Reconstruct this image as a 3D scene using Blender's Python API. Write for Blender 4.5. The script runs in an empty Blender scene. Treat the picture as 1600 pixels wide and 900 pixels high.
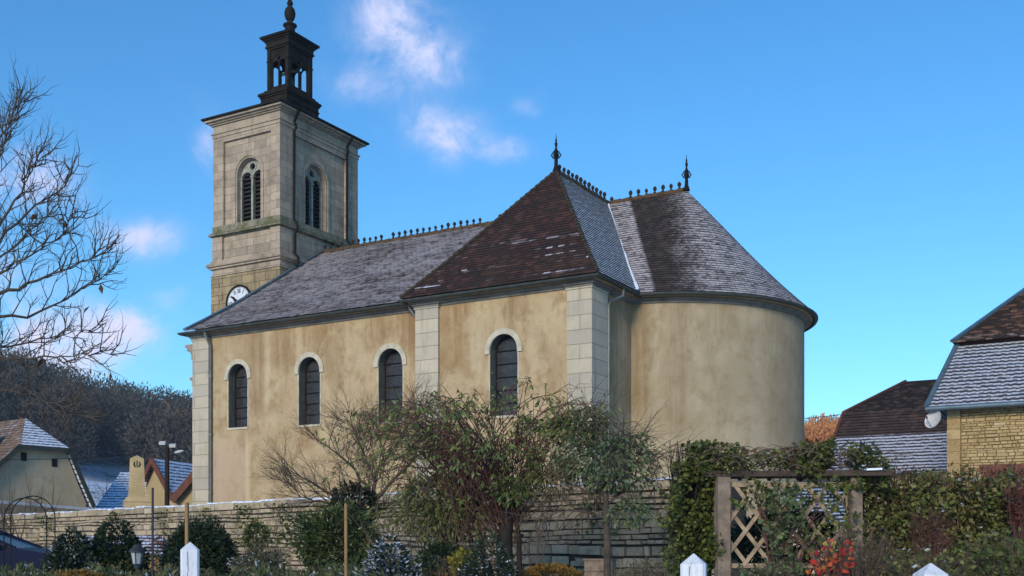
import bpy, math, random
import numpy as np
from mathutils import Vector, Matrix
from mathutils.geometry import tessellate_polygon
R = math.radians
random.seed(7)
rng = np.random.default_rng(7)
sc = bpy.context.scene
col = sc.collection

# ------------------------------------------------------------------ camera, sky, sun, exposure
F, YAW, HY, EYE = 1745.2, R(30.206), 856.66, 1.6
cd = bpy.data.cameras.new('camera')
cam = bpy.data.objects.new('camera', cd)
col.objects.link(cam)
cam.location = (0, 0, EYE)
cam.rotation_euler = (R(90), 0, YAW)
cd.sensor_width = 36
cd.lens = F / 1600 * 36
cd.shift_y = (HY - 450) / 1600
cd.clip_end = 3000
sc.camera = cam

SUN_EL, SUN_AZ = R(19), R(171)          # azimuth clockwise from +Y
SKY_STRENGTH, SUN_STRENGTH, EXPOSURE = 0.15, 1.5, 1.0
sc.view_settings.view_transform = 'Standard'
sc.view_settings.look = 'None'
sc.view_settings.gamma = 1
sc.view_settings.use_curve_mapping = False
sc.view_settings.exposure = EXPOSURE


class NT:
    """small node-tree builder"""
    def __init__(s, tree):
        s.t = tree
        s.t.nodes.clear()
    def n(s, typ, ins=None, **props):
        nd = s.t.nodes.new(typ)
        for k, v in props.items():
            setattr(nd, k, v)
        for k, v in (ins or {}).items():
            s.put(nd.inputs[k], v)
        return nd
    def put(s, sock, v):
        if isinstance(v, bpy.types.NodeSocket):
            s.t.links.new(v, sock)
        else:
            sock.default_value = v
    def m(s, op, a, b=0.0, c=None, clamp=False):
        nd = s.n('ShaderNodeMath', operation=op, use_clamp=clamp)
        s.put(nd.inputs[0], a)
        s.put(nd.inputs[1], b)
        if c is not None:
            s.put(nd.inputs[2], c)
        return nd.outputs[0]
    def mix(s, f, a, b, blend='MIX'):
        nd = s.n('ShaderNodeMix', data_type='RGBA', blend_type=blend)
        s.put(nd.inputs['Factor'], f)
        for i, v in ((6, a), (7, b)):
            s.put(nd.inputs[i], v if isinstance(v, bpy.types.NodeSocket) else (*v[:3], 1))
        return nd.outputs[2]
    def noise(s, vec, scale, detail=4, rough=0.55, dist=0.0):
        nd = s.n('ShaderNodeTexNoise', {'Scale': scale, 'Detail': detail, 'Roughness': rough, 'Distortion': dist})
        if vec is not None:
            s.put(nd.inputs['Vector'], vec)
        return nd.outputs[0]
    def smooth(s, v, lo, hi):
        nd = s.n('ShaderNodeMapRange', {'Value': v, 'From Min': lo, 'From Max': hi}, interpolation_type='SMOOTHSTEP')
        return nd.outputs[0]
    def ramp(s, f, stops):
        nd = s.n('ShaderNodeValToRGB', {'Fac': f})
        e = nd.color_ramp.elements
        while len(e) < len(stops):
            e.new(0.5)
        for q, (p, c) in zip(e, stops):
            q.position = p
            q.color = (*c, 1)
        return nd.outputs[0]
    def scale(s, vec, v):
        nd = s.n('ShaderNodeVectorMath', operation='MULTIPLY')
        s.put(nd.inputs[0], vec)
        s.put(nd.inputs[1], v)
        return nd.outputs[0]
    def sep(s, vec):
        nd = s.n('ShaderNodeSeparateXYZ', {0: vec})
        return nd.outputs


def px_dir(px, py):
    r, z = (px - 800) / F, (HY - py) / F
    return math.atan(r), math.atan2(z, math.hypot(1, r))


world = bpy.data.worlds.new('World')
sc.world = world
world.use_nodes = True
w = NT(world.node_tree)
sky = w.n('ShaderNodeTexSky', sky_type='NISHITA', sun_disc=False, sun_elevation=SUN_EL, sun_rotation=SUN_AZ,
          altitude=300, air_density=1.0, dust_density=0.3, ozone_density=2.0)
hsv = w.n('ShaderNodeHueSaturation', {'Hue': 0.503, 'Saturation': 1.22, 'Value': 0.82, 'Color': sky.outputs[0]})
gen = w.n('ShaderNodeTexCoord').outputs['Generated']
gx, gy, gz = w.sep(gen)
# azimuth measured from the camera's heading, elevation above the horizon
ca, sa = math.cos(YAW), math.sin(YAW)
rr = w.m('ADD', w.m('MULTIPLY', gx, ca), w.m('MULTIPLY', gy, sa))
dd = w.m('ADD', w.m('MULTIPLY', gx, -sa), w.m('MULTIPLY', gy, ca))
az = w.m('ARCTAN2', rr, dd)
el = w.m('ARCSINE', gz)
warp = w.n('ShaderNodeTexNoise', {'Vector': gen, 'Scale': 14.0, 'Detail': 5.0, 'Roughness': 0.6})
wx, wy, wz = w.sep(warp.outputs[1])
az = w.m('ADD', az, w.m('MULTIPLY', w.m('SUBTRACT', wx, 0.5), 0.055))
el = w.m('ADD', el, w.m('MULTIPLY', w.m('SUBTRACT', wy, 0.5), 0.045))
dens = None
for (px, py, rx, ry, amp) in ((625, 65, 85, 55, 0.95), (585, 25, 60, 40, 0.6), (690, 95, 45, 30, 0.5), (570, 135, 60, 24, 0.55),
                              (680, 200, 70, 34, 1.0), (705, 240, 45, 30, 0.7), (800, 240, 50, 20, 0.85), (232, 367, 58, 26, 1.1),
                              (212, 508, 55, 26, 1.3), (40, 280, 65, 42, 1.2), (322, 245, 22, 42, 0.9), (60, 545, 130, 52, 1.2),
                              (20, 455, 90, 60, 0.5), (830, 160, 26, 16, 0.6), (264, 465, 30, 22, 0.5), (-400, 300, 200, 60, 0.8),
                              (2200, 420, 220, 50, 0.5), (330, 160, 90, 60, 0.12)):
    a0, e0 = px_dir(px, py)
    u = w.m('MULTIPLY', w.m('SUBTRACT', az, a0), F / rx)
    v = w.m('MULTIPLY', w.m('SUBTRACT', el, e0), F / ry)
    q = w.m('ADD', w.m('MULTIPLY', u, u), w.m('MULTIPLY', v, v))
    g = w.m('MULTIPLY', w.m('POWER', 2.718, w.m('MULTIPLY', q, -1.0)), amp)
    dens = g if dens is None else w.m('ADD', dens, g)
puff = w.noise(gen, 17, 8, 0.66, 0.4)
dens = w.m('MULTIPLY', dens, w.m('MAXIMUM', w.m('ADD', w.m('MULTIPLY', puff, 3.0), -0.85), 0.0))
dens = w.smooth(dens, 0.0, 1.4)
cloudcol = w.mix(w.smooth(gz, 0.1, 0.45), (3.7, 3.1, 3.6), (3.2, 3.15, 4.0))
tint = w.mix(1.0, hsv.outputs[0], (0.47, 0.755, 0.85), 'MULTIPLY')
skycol = w.mix(w.m('MULTIPLY', dens, 0.78), tint, cloudcol)
bg = w.n('ShaderNodeBackground', {'Color': skycol, 'Strength': SKY_STRENGTH})
wo = w.n('ShaderNodeOutputWorld', {'Surface': bg.outputs[0]})

sd = bpy.data.lights.new('sun', 'SUN')
sd.energy = SUN_STRENGTH
sd.angle = R(14)
sd.color = (1.0, 0.86, 0.68)
sun = bpy.data.objects.new('sun', sd)
col.objects.link(sun)
svec = Vector((math.sin(SUN_AZ) * math.cos(SUN_EL), math.cos(SUN_AZ) * math.cos(SUN_EL), math.sin(SUN_EL)))
sun.rotation_euler = svec.to_track_quat('Z', 'Y').to_euler()


# ------------------------------------------------------------------ mapping helpers
def W(r, d, z=0.0):
    """point from metres right of / ahead of the camera's heading"""
    return Vector((r * ca - d * sa, r * sa + d * ca, z))


def at(px, d, py=None, z=0.0):
    """a place d metres ahead, seen in the direction px; height from py or z"""
    return W((px - 800) / F * d, d, EYE + (HY - py) / F * d if py is not None else z)


def mpp(d):
    return d / F


# ------------------------------------------------------------------ mesh builder
class MB:
    def __init__(s):
        s.v, s.f, s.mi, s.uv, s.sm = [], [], [], [], []
        s.rn = []
    def face(s, pts, mi=0, uv=None, smooth=False, rn=0.5):
        b = len(s.v)
        s.v.extend([tuple(p) for p in pts])
        s.f.append(list(range(b, b + len(pts))))
        s.mi.append(mi)
        if uv is None:
            n = Vector((0, 0, 0))
            for i in range(len(pts)):
                a, c = Vector(pts[i]), Vector(pts[(i + 1) % len(pts)])
                n += a.cross(c)
            if n.length < 1e-12:
                n = Vector((0, 0, 1))
            n.normalize()
            if abs(n.z) > 0.8:
                uv = [(p[0], p[1]) for p in pts]
            else:
                t = Vector((-n.y, n.x, 0)).normalized()
                uv = [(t.x * p[0] + t.y * p[1], p[2]) for p in pts]
        s.uv.extend(uv)
        s.sm.append(smooth)
        s.rn.append(rn)
    def hexa(s, p, mi=0, rn=0.5, skip=()):
        """p: 8 corners, bottom 0-3 counter-clockwise then top 4-7"""
        for k, q in enumerate(((3, 2, 1, 0), (4, 5, 6, 7), (0, 1, 5, 4), (1, 2, 6, 5), (2, 3, 7, 6), (3, 0, 4, 7))):
            if k not in skip:
                s.face([p[i] for i in q], mi, rn=rn)
    def box(s, x0, x1, y0, y1, z0, z1, mi=0, rn=0.5, M=None):
        p = [(x0, y0, z0), (x1, y0, z0), (x1, y1, z0), (x0, y1, z0), (x0, y0, z1), (x1, y0, z1), (x1, y1, z1), (x0, y1, z1)]
        if M is not None:
            p = [M @ Vector(q) for q in p]
        s.hexa(p, mi, rn)
    def bar(s, a, b, wd, th, up=(0, 0, 1), mi=0, rn=0.5):
        a, b = Vector(a), Vector(b)
        d = (b - a).normalized()
        x = d.cross(Vector(up))
        if x.length < 1e-4:
            x = d.cross(Vector((1, 0, 0)))
        x.normalize()
        y = x.cross(d)
        x, y = x * wd / 2, y * th / 2
        s.hexa([a - x - y, a + x - y, a + x + y, a - x + y, b - x - y, b + x - y, b + x + y, b - x + y], mi, rn)
    def tube(s, pts, rad, seg=6, mi=0, cap=True, rn=0.5):
        pts = [Vector(p) for p in pts]
        n = len(pts)
        if not hasattr(rad, '__len__'):
            rad = [rad] * n
        rings = []
        ref = None
        for i in range(n):
            t = (pts[min(i + 1, n - 1)] - pts[max(i - 1, 0)])
            if t.length < 1e-9:
                t = Vector((0, 0, 1))
            t.normalize()
            if ref is None:
                ref = t.orthogonal().normalized()
            ref = (ref - t * ref.dot(t))
            if ref.length < 1e-6:
                ref = t.orthogonal()
            ref.normalize()
            bn = t.cross(ref)
            rings.append([pts[i] + (ref * math.cos(2 * math.pi * k / seg) + bn * math.sin(2 * math.pi * k / seg)) * rad[i] for k in range(seg)])
        base = len(s.v)
        for rg in rings:
            s.v.extend([tuple(p) for p in rg])
        L = 0.0
        for i in range(n - 1):
            L2 = L + (pts[i + 1] - pts[i]).length
            for k in range(seg):
                k2 = (k + 1) % seg
                s.f.append([base + i * seg + k, base + i * seg + k2, base + (i + 1) * seg + k2, base + (i + 1) * seg + k])
                s.mi.append(mi)
                s.sm.append(True)
                s.rn.append(rn)
                s.uv.extend([(k / seg, L), ((k + 1) / seg, L), ((k + 1) / seg, L2), (k / seg, L2)])
            L = L2
        if cap:
            s.face(rings[-1], mi, rn=rn)
            s.face(rings[0][::-1], mi, rn=rn)
    def lathe(s, prof, c, seg=20, a0=0.0, a1=2 * math.pi, mi=0, smooth=True, rx=1.0, ry=1.0, rn=0.5):
        """prof: (radius, z) from bottom to top"""
        c = Vector(c)
        full = abs(a1 - a0 - 2 * math.pi) < 1e-6
        for i in range(len(prof) - 1):
            (r0, z0), (r1, z1) = prof[i], prof[i + 1]
            for k in range(seg):
                t0, t1 = a0 + (a1 - a0) * k / seg, a0 + (a1 - a0) * (k + 1) / seg
                P = lambda r, t, z: c + Vector((rx * r * math.cos(t), ry * r * math.sin(t), z))
                q = [P(r0, t0, z0), P(r0, t1, z0), P(r1, t1, z1), P(r1, t0, z1)]
                if r0 < 1e-6:
                    q = [q[0], q[2], q[3]]
                elif r1 < 1e-6:
                    q = q[:3]
                rm = max(r0, r1)
                uv = [(rm * t0, z0), (rm * t1, z0), (rm * t1, z1), (rm * t0, z1)]
                if len(q) == 3:
                    uv = uv[:3]
                s.face(q, mi, uv, smooth, rn)
    def plate(s, outer, holes, fmap, d0, d1, mi=0, sides=True, outer_sides=False, mi_side=None, uvoff=(0, 0)):
        """flat wall piece with holes; fmap(u, z, depth) gives a point; hole edges run from depth d0 back to d1"""
        loops = [outer] + holes
        tri = tessellate_polygon([[Vector((u, z, 0)) for u, z in lp] for lp in loops])
        flat = [p for lp in loops for p in lp]
        n0 = (fmap(1, 0, 0) - fmap(0, 0, 0)).cross(fmap(0, 1, 0) - fmap(0, 0, 0))
        for t in tri:
            q = [flat[i] for i in t]
            ar = (q[1][0] - q[0][0]) * (q[2][1] - q[0][1]) - (q[2][0] - q[0][0]) * (q[1][1] - q[0][1])
            if abs(ar) < 1e-9:
                continue
            if ar < 0:
                q = q[::-1]
            s.face([fmap(u, z, d0) for u, z in q], mi, [(u + uvoff[0], z + uvoff[1]) for u, z in q])
        ms = mi if mi_side is None else mi_side
        for li, lp in enumerate(loops):
            if (li == 0 and not outer_sides) or not sides:
                continue
            L = 0
            for i in range(len(lp)):
                a, b = lp[i], lp[(i + 1) % len(lp)]
                l2 = L + math.hypot(b[0] - a[0], b[1] - a[1])
                s.face([fmap(*a, d0), fmap(*b, d0), fmap(*b, d1), fmap(*a, d1)], ms, [(L, d0), (l2, d0), (l2, d1), (L, d1)])
                L = l2
    def sweep(s, path, prof, closed=False, mi=0, smooth=False):
        """path: 2D (x, y) points, outward = to the right of travel; prof: (out, z) points"""
        n = len(path)
        offs = []
        for i in range(n):
            p = Vector(path[i])
            pa = Vector(path[i - 1]) if i > 0 else None
            pb = Vector(path[i + 1]) if i < n - 1 else None
            nn = []
            for a, b in ((pa, p), (p, pb)):
                if a is not None and b is not None:
                    t = (b - a).normalized()
                    nn.append(Vector((t.y, -t.x)))
            m = nn[0] if len(nn) == 1 else (nn[0] + nn[1])
            if len(nn) == 2:
                m = m.normalized() / max(0.3, m.normalized().dot(nn[0]))
            offs.append(m)
        L = 0
        for i in range(n - 1):
            l2 = L + (Vector(path[i + 1]) - Vector(path[i])).length
            for j in range(len(prof) - 1):
                (o0, z0), (o1, z1) = prof[j], prof[j + 1]
                P = lambda k, o, z: (path[k][0] + offs[k].x * o, path[k][1] + offs[k].y * o, z)
                vv0 = sum(math.hypot(prof[t + 1][0] - prof[t][0], prof[t + 1][1] - prof[t][1]) for t in range(j))
                vv1 = vv0 + math.hypot(o1 - o0, z1 - z0)
                s.face([P(i, o0, z0), P(i + 1, o0, z0), P(i + 1, o1, z1), P(i, o1, z1)], mi, [(L, vv0), (l2, vv0), (l2, vv1), (L, vv1)], smooth)
            L = l2
        for k, rev in ((0, False), (n - 1, True)):
            q = [(path[k][0] + offs[k].x * o, path[k][1] + offs[k].y * o, z) for o, z in prof]
            s.face(q[::-1] if rev else q, mi)
    def build(s, name, mats, parent=None, merge=False):
        me = bpy.data.meshes.new(name)
        me.from_pydata(s.v, [], s.f)
        if not isinstance(mats, (list, tuple)):
            mats = [mats]
        for m_ in mats:
            me.materials.append(m_)
        me.polygons.foreach_set('material_index', s.mi)
        me.polygons.foreach_set('use_smooth', s.sm)
        ul = me.uv_layers.new(name='UVMap')
        ul.data.foreach_set('uv', np.array(s.uv, dtype=np.float32).ravel())
        at_ = me.attributes.new('rnd', 'FLOAT', 'FACE')
        at_.data.foreach_set('value', np.array(s.rn, dtype=np.float32))
        if merge:
            import bmesh
            bm = bmesh.new()
            bm.from_mesh(me)
            bmesh.ops.remove_doubles(bm, verts=bm.verts, dist=1e-4)
            bm.to_mesh(me)
            bm.free()
        me.update()
        o = bpy.data.objects.new(name, me)
        col.objects.link(o)
        if parent is not None:
            link(o, parent)
        return o


def link(o, parent):
    o.parent = parent
    M = Matrix.Identity(4)
    p = parent
    while p is not None:
        M = Matrix.Translation(p.location) @ p.rotation_euler.to_matrix().to_4x4() @ Matrix.Diagonal((*p.scale, 1)) if p.parent is None else M
        p = p.parent
    if parent.parent is None:
        o.matrix_parent_inverse = M.inverted()
    return o


def thing(name, label, cat, loc=(0, 0, 0), group=None, kind=None):
    o = bpy.data.objects.new(name, None)
    col.objects.link(o)
    o.location = loc
    o['label'] = label
    o['category'] = cat
    if group:
        o['group'] = group
    if kind:
        o['kind'] = kind
    return o


def tag(o, label, cat, group=None):
    o['label'] = label
    o['category'] = cat
    if group:
        o['group'] = group
    return o


# ------------------------------------------------------------------ materials
def newmat(name):
    m = bpy.data.materials.new(name)
    m.use_nodes = True
    return m, NT(m.node_tree)


def finish(t, color, rough=0.9, bump=None, bstr=0.3, bdist=0.02, spec=0.3, metal=0.0):
    p = t.n('ShaderNodeBsdfPrincipled', {'Roughness': rough, 'Metallic': metal, 'Specular IOR Level': spec})
    t.put(p.inputs['Base Color'], color if isinstance(color, bpy.types.NodeSocket) else (*color, 1))
    if bump is not None:
        b = t.n('ShaderNodeBump', {'Strength': bstr, 'Distance': bdist, 'Height': bump})
        t.put(p.inputs['Normal'], b.outputs[0])
    t.n('ShaderNodeOutputMaterial', {'Surface': p.outputs[0]})
    return p


def plain(name, c, rough=0.8, var=0.25, scale=3.0, spec=0.3, metal=0.0, bstr=0.15):
    m, t = newmat(name)
    ob = t.n('ShaderNodeTexCoord').outputs['Object']
    n1 = t.noise(ob, scale, 5, 0.6)
    n2 = t.noise(ob, scale * 9, 3, 0.6)
    f = t.smooth(t.m('ADD', t.m('MULTIPLY', n1, 0.7), t.m('MULTIPLY', n2, 0.3)), 0.3, 0.7)
    c0 = tuple(x * (1 - var) for x in c)
    c1 = tuple(min(1, x * (1 + var)) for x in c)
    finish(t, t.mix(f, c0, c1), rough, n2, bstr, 0.01, spec, metal)
    return m


def plaster(name, light, mid, dark, stain, streak=0.6, marks=()):
    m, t = newmat(name)
    ob = t.n('ShaderNodeTexCoord').outputs['Object']
    blot = t.noise(ob, 0.55, 6, 0.62, 0.4)
    med = t.noise(ob, 2.2, 6, 0.65, 0.3)
    fine = t.noise(ob, 26, 4, 0.65)
    st = t.noise(t.scale(ob, (0.9, 0.9, 0.34)), 1.5, 6, 0.65, 0.5)
    st2 = t.noise(t.scale(ob, (4.5, 4.5, 0.22)), 1.3, 4, 0.6)
    c = t.mix(t.smooth(blot, 0.38, 0.62), mid, light)
    c = t.mix(t.m('MULTIPLY', t.smooth(med, 0.46, 0.70), 0.6), c, dark)
    z = t.sep(ob)[2]
    top = t.smooth(z, 4.5, 8.6)
    c = t.mix(t.m('MULTIPLY', t.m('MULTIPLY', t.smooth(st, 0.46, 0.68), t.m('ADD', t.m('MULTIPLY', top, 0.75), 0.25)), streak), c, stain)
    c = t.mix(t.m('MULTIPLY', t.smooth(st2, 0.55, 0.75), 0.16 * streak / 0.6), c, tuple(min(1, x * 1.35) for x in light))
    c = t.mix(t.m('MULTIPLY', t.smooth(fine, 0.35, 0.7), 0.22), c, tuple(x * 0.7 for x in dark))
    # old repairs, drips and stains at fixed places on the wall: (x0, x1, z0, z1, soft, colour, amount)
    if marks:
        x = t.sep(ob)[0]
        wob = t.m('MULTIPLY', t.m('SUBTRACT', t.noise(ob, 1.8, 5, 0.65), 0.5), 1.0)
        for x0, x1, z0, z1, soft, colr, amt in marks:
            xw, zw = t.m('ADD', x, t.m('MULTIPLY', wob, max(0.16, soft * 3))), t.m('ADD', z, t.m('MULTIPLY', wob, 1.6))
            k = t.m('MULTIPLY', t.smooth(xw, x0 - soft, x0 + soft), t.m('SUBTRACT', 1.0, t.smooth(xw, x1 - soft, x1 + soft)))
            k = t.m('MULTIPLY', k, t.m('MULTIPLY', t.smooth(zw, z0 - 0.3, z0 + 0.3), t.m('SUBTRACT', 1.0, t.smooth(zw, z1 - 0.3, z1 + 0.3))))
            k = t.m('MULTIPLY', k, t.m('ADD', 0.45, t.m('MULTIPLY', t.smooth(st2, 0.35, 0.6), 0.55)))
            c = t.mix(t.m('MULTIPLY', k, amt), c, colr)
    finish(t, c, 0.95, t.m('ADD', fine, med), 0.25, 0.012, 0.15)
    return m


def ashlar(name, ca_, cb_, joint, bw=0.62, bh=0.36, grime=(0.1, 0.095, 0.07), gamt=0.5, moss=0.0, mortar=0.012):
    m, t = newmat(name)
    tc = t.n('ShaderNodeTexCoord')
    uv, ob = tc.outputs['UV'], tc.outputs['Object']
    bk = t.n('ShaderNodeTexBrick', {'Vector': uv, 'Color1': (*ca_, 1), 'Color2': (*cb_, 1), 'Mortar': (*joint, 1), 'Scale': 1.0,
                                    'Mortar Size': mortar, 'Mortar Smooth': 0.3, 'Bias': 0.0, 'Brick Width': bw, 'Row Height': bh}, offset=0.5)
    n1 = t.noise(ob, 1.4, 6, 0.65, 0.4)
    n2 = t.noise(ob, 7, 5, 0.65)
    st = t.noise(t.scale(ob, (2.2, 2.2, 0.25)), 1.5, 5, 0.62)
    c = t.mix(t.m('MULTIPLY', t.smooth(n1, 0.45, 0.75), gamt), bk.outputs[0], grime)
    c = t.mix(t.m('MULTIPLY', t.smooth(st, 0.5, 0.72), gamt * 0.8), c, tuple(x * 0.8 for x in grime))
    c = t.mix(t.m('MULTIPLY', t.smooth(n2, 0.4, 0.75), 0.25), c, tuple(x * 1.5 for x in grime))
    if moss:
        nz = t.sep(t.n('ShaderNodeNewGeometry').outputs['Normal'])[2]
        k = t.m('MULTIPLY', t.smooth(t.noise(ob, 2.6, 5, 0.7), 0.42, 0.62), moss)
        c = t.mix(k, c, (0.075, 0.085, 0.02))
    hb = t.m('ADD', t.m('MULTIPLY', bk.outputs[1], -1.2), t.m('MULTIPLY', n2, 0.6))
    finish(t, c, 0.92, hb, 0.45, 0.02, 0.2)
    return m


def rooftile(name, c1, c2, c3, frost, course, bw=0.19, frostcol=(0.55, 0.58, 0.68), nscale=1.2, band=(0.12, 0.75), fine=0.5, patch=None, moss=0.15, rough=0.85, wave=0.0, stretch=(0.55, 1.5)):
    """frost: (lo, hi) thresholds on the noise; UV is metres along the eave and up the slope"""
    m, t = newmat(name)
    tc = t.n('ShaderNodeTexCoord')
    uv, ob = tc.outputs['UV'], tc.outputs['Object']
    bk = t.n('ShaderNodeTexBrick', {'Vector': uv, 'Color1': (*c1, 1), 'Color2': (*c2, 1), 'Mortar': (0.008, 0.007, 0.007, 1), 'Scale': 1.0,
                                    'Mortar Size': 0.008, 'Mortar Smooth': 0.2, 'Bias': -0.1, 'Brick Width': bw, 'Row Height': course}, offset=0.5)
    wn = t.n('ShaderNodeTexWhiteNoise', noise_dimensions='2D')
    u, v, _ = t.sep(uv)
    row = t.m('FLOOR', t.m('DIVIDE', v, course))
    cx = t.m('FLOOR', t.m('ADD', t.m('DIVIDE', u, bw), t.m('MULTIPLY', t.m('MODULO', row, 2.0), 0.5)))
    cmb = t.n('ShaderNodeCombineXYZ', {0: cx, 1: row})
    t.put(wn.inputs['Vector'], cmb.outputs[0])
    tr = wn.outputs[0]
    c = t.mix(t.smooth(tr, 0.55, 0.95), bk.outputs[0], c3)
    n0 = t.noise(ob, 0.5, 5, 0.6)
    c = t.mix(t.m('MULTIPLY', t.smooth(n0, 0.45, 0.7), moss), c, (0.035, 0.034, 0.016))
    fr = t.m('FRACT', t.m('DIVIDE', v, course))
    fr = t.m('ADD', fr, t.m('ADD', t.m('MULTIPLY', t.m('SUBTRACT', tr, 0.5), 0.35), t.m('MULTIPLY', t.m('SINE', t.m('MULTIPLY', u, 2 * math.pi / bw)), wave)))
    bandm = t.m('MULTIPLY', t.smooth(fr, band[0] - 0.1, band[0] + 0.1), t.m('SUBTRACT', 1.0, t.smooth(fr, band[1], band[1] + 0.25)))
    nl = t.noise(t.scale(uv, (*stretch, 1.0)), nscale, 6, 0.65, 0.3)
    nf = t.noise(t.scale(uv, (1.0, 2.6, 1.0)), 7.5, 4, 0.7)
    k = t.m('ADD', t.m('ADD', t.m('MULTIPLY', nl, 1 - fine * 0.6), t.m('MULTIPLY', nf, fine * 0.6)), t.m('MULTIPLY', t.m('SUBTRACT', tr, 0.5), 0.12))
    k = t.smooth(k, frost[0], frost[1])
    k = t.m('MULTIPLY', k, t.m('ADD', 0.12, t.m('MULTIPLY', bandm, 0.88)))
    k = t.m('MULTIPLY', k, t.m('SUBTRACT', 1.0, t.m('MULTIPLY', bk.outputs[1], 0.75)))
    if patch is not None:
        k = t.m('MULTIPLY', k, patch(t, u, v, ob, nf))
    c = t.mix(k, c, frostcol)
    hb = t.m('ADD', t.m('MULTIPLY', bk.outputs[1], -0.7), t.m('ADD', t.m('MULTIPLY', nf, 0.4), t.m('MULTIPLY', tr, 0.5)))
    finish(t, c, rough, hb, 0.6, 0.02, 0.25)
    return m


def leafmat(name, cols, trans=0.25, snow=0.0, rough=0.55):
    m, t = newmat(name)
    a = t.n('ShaderNodeAttribute', attribute_name='rnd').outputs['Fac']
    n = len(cols)
    c = t.ramp(a, [(i / (n - 1), q) for i, q in enumerate(cols)])
    if snow:
        nz = t.sep(t.n('ShaderNodeNewGeometry').outputs['True Normal'])[2]
        wn = t.n('ShaderNodeTexWhiteNoise', noise_dimensions='1D')
        t.put(wn.inputs['W'], t.m('MULTIPLY', a, 531.7))
        k = t.m('MULTIPLY', t.smooth(t.m('ABSOLUTE', nz), 0.25, 0.6), t.m('LESS_THAN', wn.outputs[0], snow))
        c = t.mix(k, c, (0.6, 0.66, 0.78))
    p = t.n('ShaderNodeBsdfPrincipled', {'Base Color': c, 'Roughness': rough, 'Specular IOR Level': 0.35})
    tr = t.n('ShaderNodeBsdfTranslucent', {'Color': c})
    mx = t.n('ShaderNodeMixShader', {'Fac': trans, 1: p.outputs[0], 2: tr.outputs[0]})
    t.n('ShaderNodeOutputMaterial', {'Surface': mx.outputs[0]})
    return m


def stonemat(name, cols, moss=0.3, mossc=(0.05, 0.06, 0.02), dark=(0.06, 0.055, 0.045)):
    m, t = newmat(name)
    ob = t.n('ShaderNodeTexCoord').outputs['Object']
    a = t.n('ShaderNodeAttribute', attribute_name='rnd').outputs['Fac']
    c = t.ramp(a, [(i / (len(cols) - 1), q) for i, q in enumerate(cols)])
    n1 = t.noise(ob, 2.5, 6, 0.65)
    n2 = t.noise(ob, 18, 5, 0.65)
    n3 = t.noise(ob, 0.8, 5, 0.65)
    c = t.mix(t.m('MULTIPLY', t.smooth(n1, 0.45, 0.7), 0.55), c, dark)
    c = t.mix(t.m('MULTIPLY', t.smooth(n2, 0.4, 0.75), 0.35), c, tuple(x * 1.3 for x in cols[-1]))
    c = t.mix(t.m('MULTIPLY', t.smooth(n3, 0.5, 0.66), moss), c, mossc)
    finish(t, c, 0.95, n2, 0.5, 0.02, 0.15)
    return m


def grass_ground(name):
    m, t = newmat(name)
    ob = t.n('ShaderNodeTexCoord').outputs['Object']
    n1 = t.noise(ob, 0.08, 6, 0.6)
    n2 = t.noise(ob, 1.2, 6, 0.65)
    n3 = t.noise(ob, 9, 4, 0.65)
    c = t.mix(t.smooth(n2, 0.35, 0.65), (0.05, 0.07, 0.022), (0.09, 0.085, 0.04))
    c = t.mix(t.m('MULTIPLY', t.smooth(n3, 0.5, 0.7), 0.4), c, (0.03, 0.028, 0.02))
    k = t.m('ADD', t.m('MULTIPLY', n1, 0.5), t.m('MULTIPLY', n2, 0.5))
    c = t.mix(t.smooth(t.m('ADD', k, t.m('MULTIPLY', n3, 0.25)), 0.50, 0.64), c, (0.70, 0.74, 0.82))
    finish(t, c, 0.95, n3, 0.5, 0.03, 0.15)
    return m


M = {}
M['plaster'] = plaster('ochre_plaster', (0.50, 0.38, 0.235), (0.43, 0.318, 0.188), (0.27, 0.165, 0.075), (0.20, 0.12, 0.05), 0.6, marks=(
    (-28.6, -26.45, 0, 5.2, 0.05, (0.46, 0.33, 0.24), 0.75), (-26.5, -26.25, 0, 5.4, 0.05, (0.54, 0.43, 0.28), 0.7),
    (-25.62, -25.42, 6.3, 9.2, 0.06, (0.58, 0.47, 0.30), 0.6), (-24.25, -24.05, 7.9, 9.2, 0.06, (0.56, 0.45, 0.28), 0.6),
    (-26.3, -25.7, 6.0, 9.0, 0.25, (0.20, 0.12, 0.06), 0.6), (-25.3, -24.3, 7.4, 9.2, 0.2, (0.22, 0.125, 0.05), 0.55), (-24.1, -22.9, 7.9, 9.2, 0.3, (0.24, 0.135, 0.055), 0.5),
    (-21.6, -20.6, 8.0, 9.2, 0.3, (0.23, 0.125, 0.05), 0.55), (-20.2, -19.3, 7.4, 9.2, 0.2, (0.22, 0.12, 0.05), 0.6), (-18.5, -17.5, 6.8, 9.0, 0.3, (0.25, 0.14, 0.055), 0.55),
    (-24.15, -23.3, 4.9, 5.6, 0.12, (0.22, 0.12, 0.05), 0.6), (-20.9, -20.1, 4.7, 5.5, 0.12, (0.22, 0.12, 0.05), 0.65), (-26.9, -26.5, 4.9, 5.6, 0.1, (0.25, 0.15, 0.07), 0.5),
    (-17.4, -16.9, 6.8, 8.0, 0.15, (0.52, 0.42, 0.28), 0.5), (-28.2, -26.0, 7.9, 9.2, 0.3, (0.29, 0.19, 0.10), 0.45)))
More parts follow.
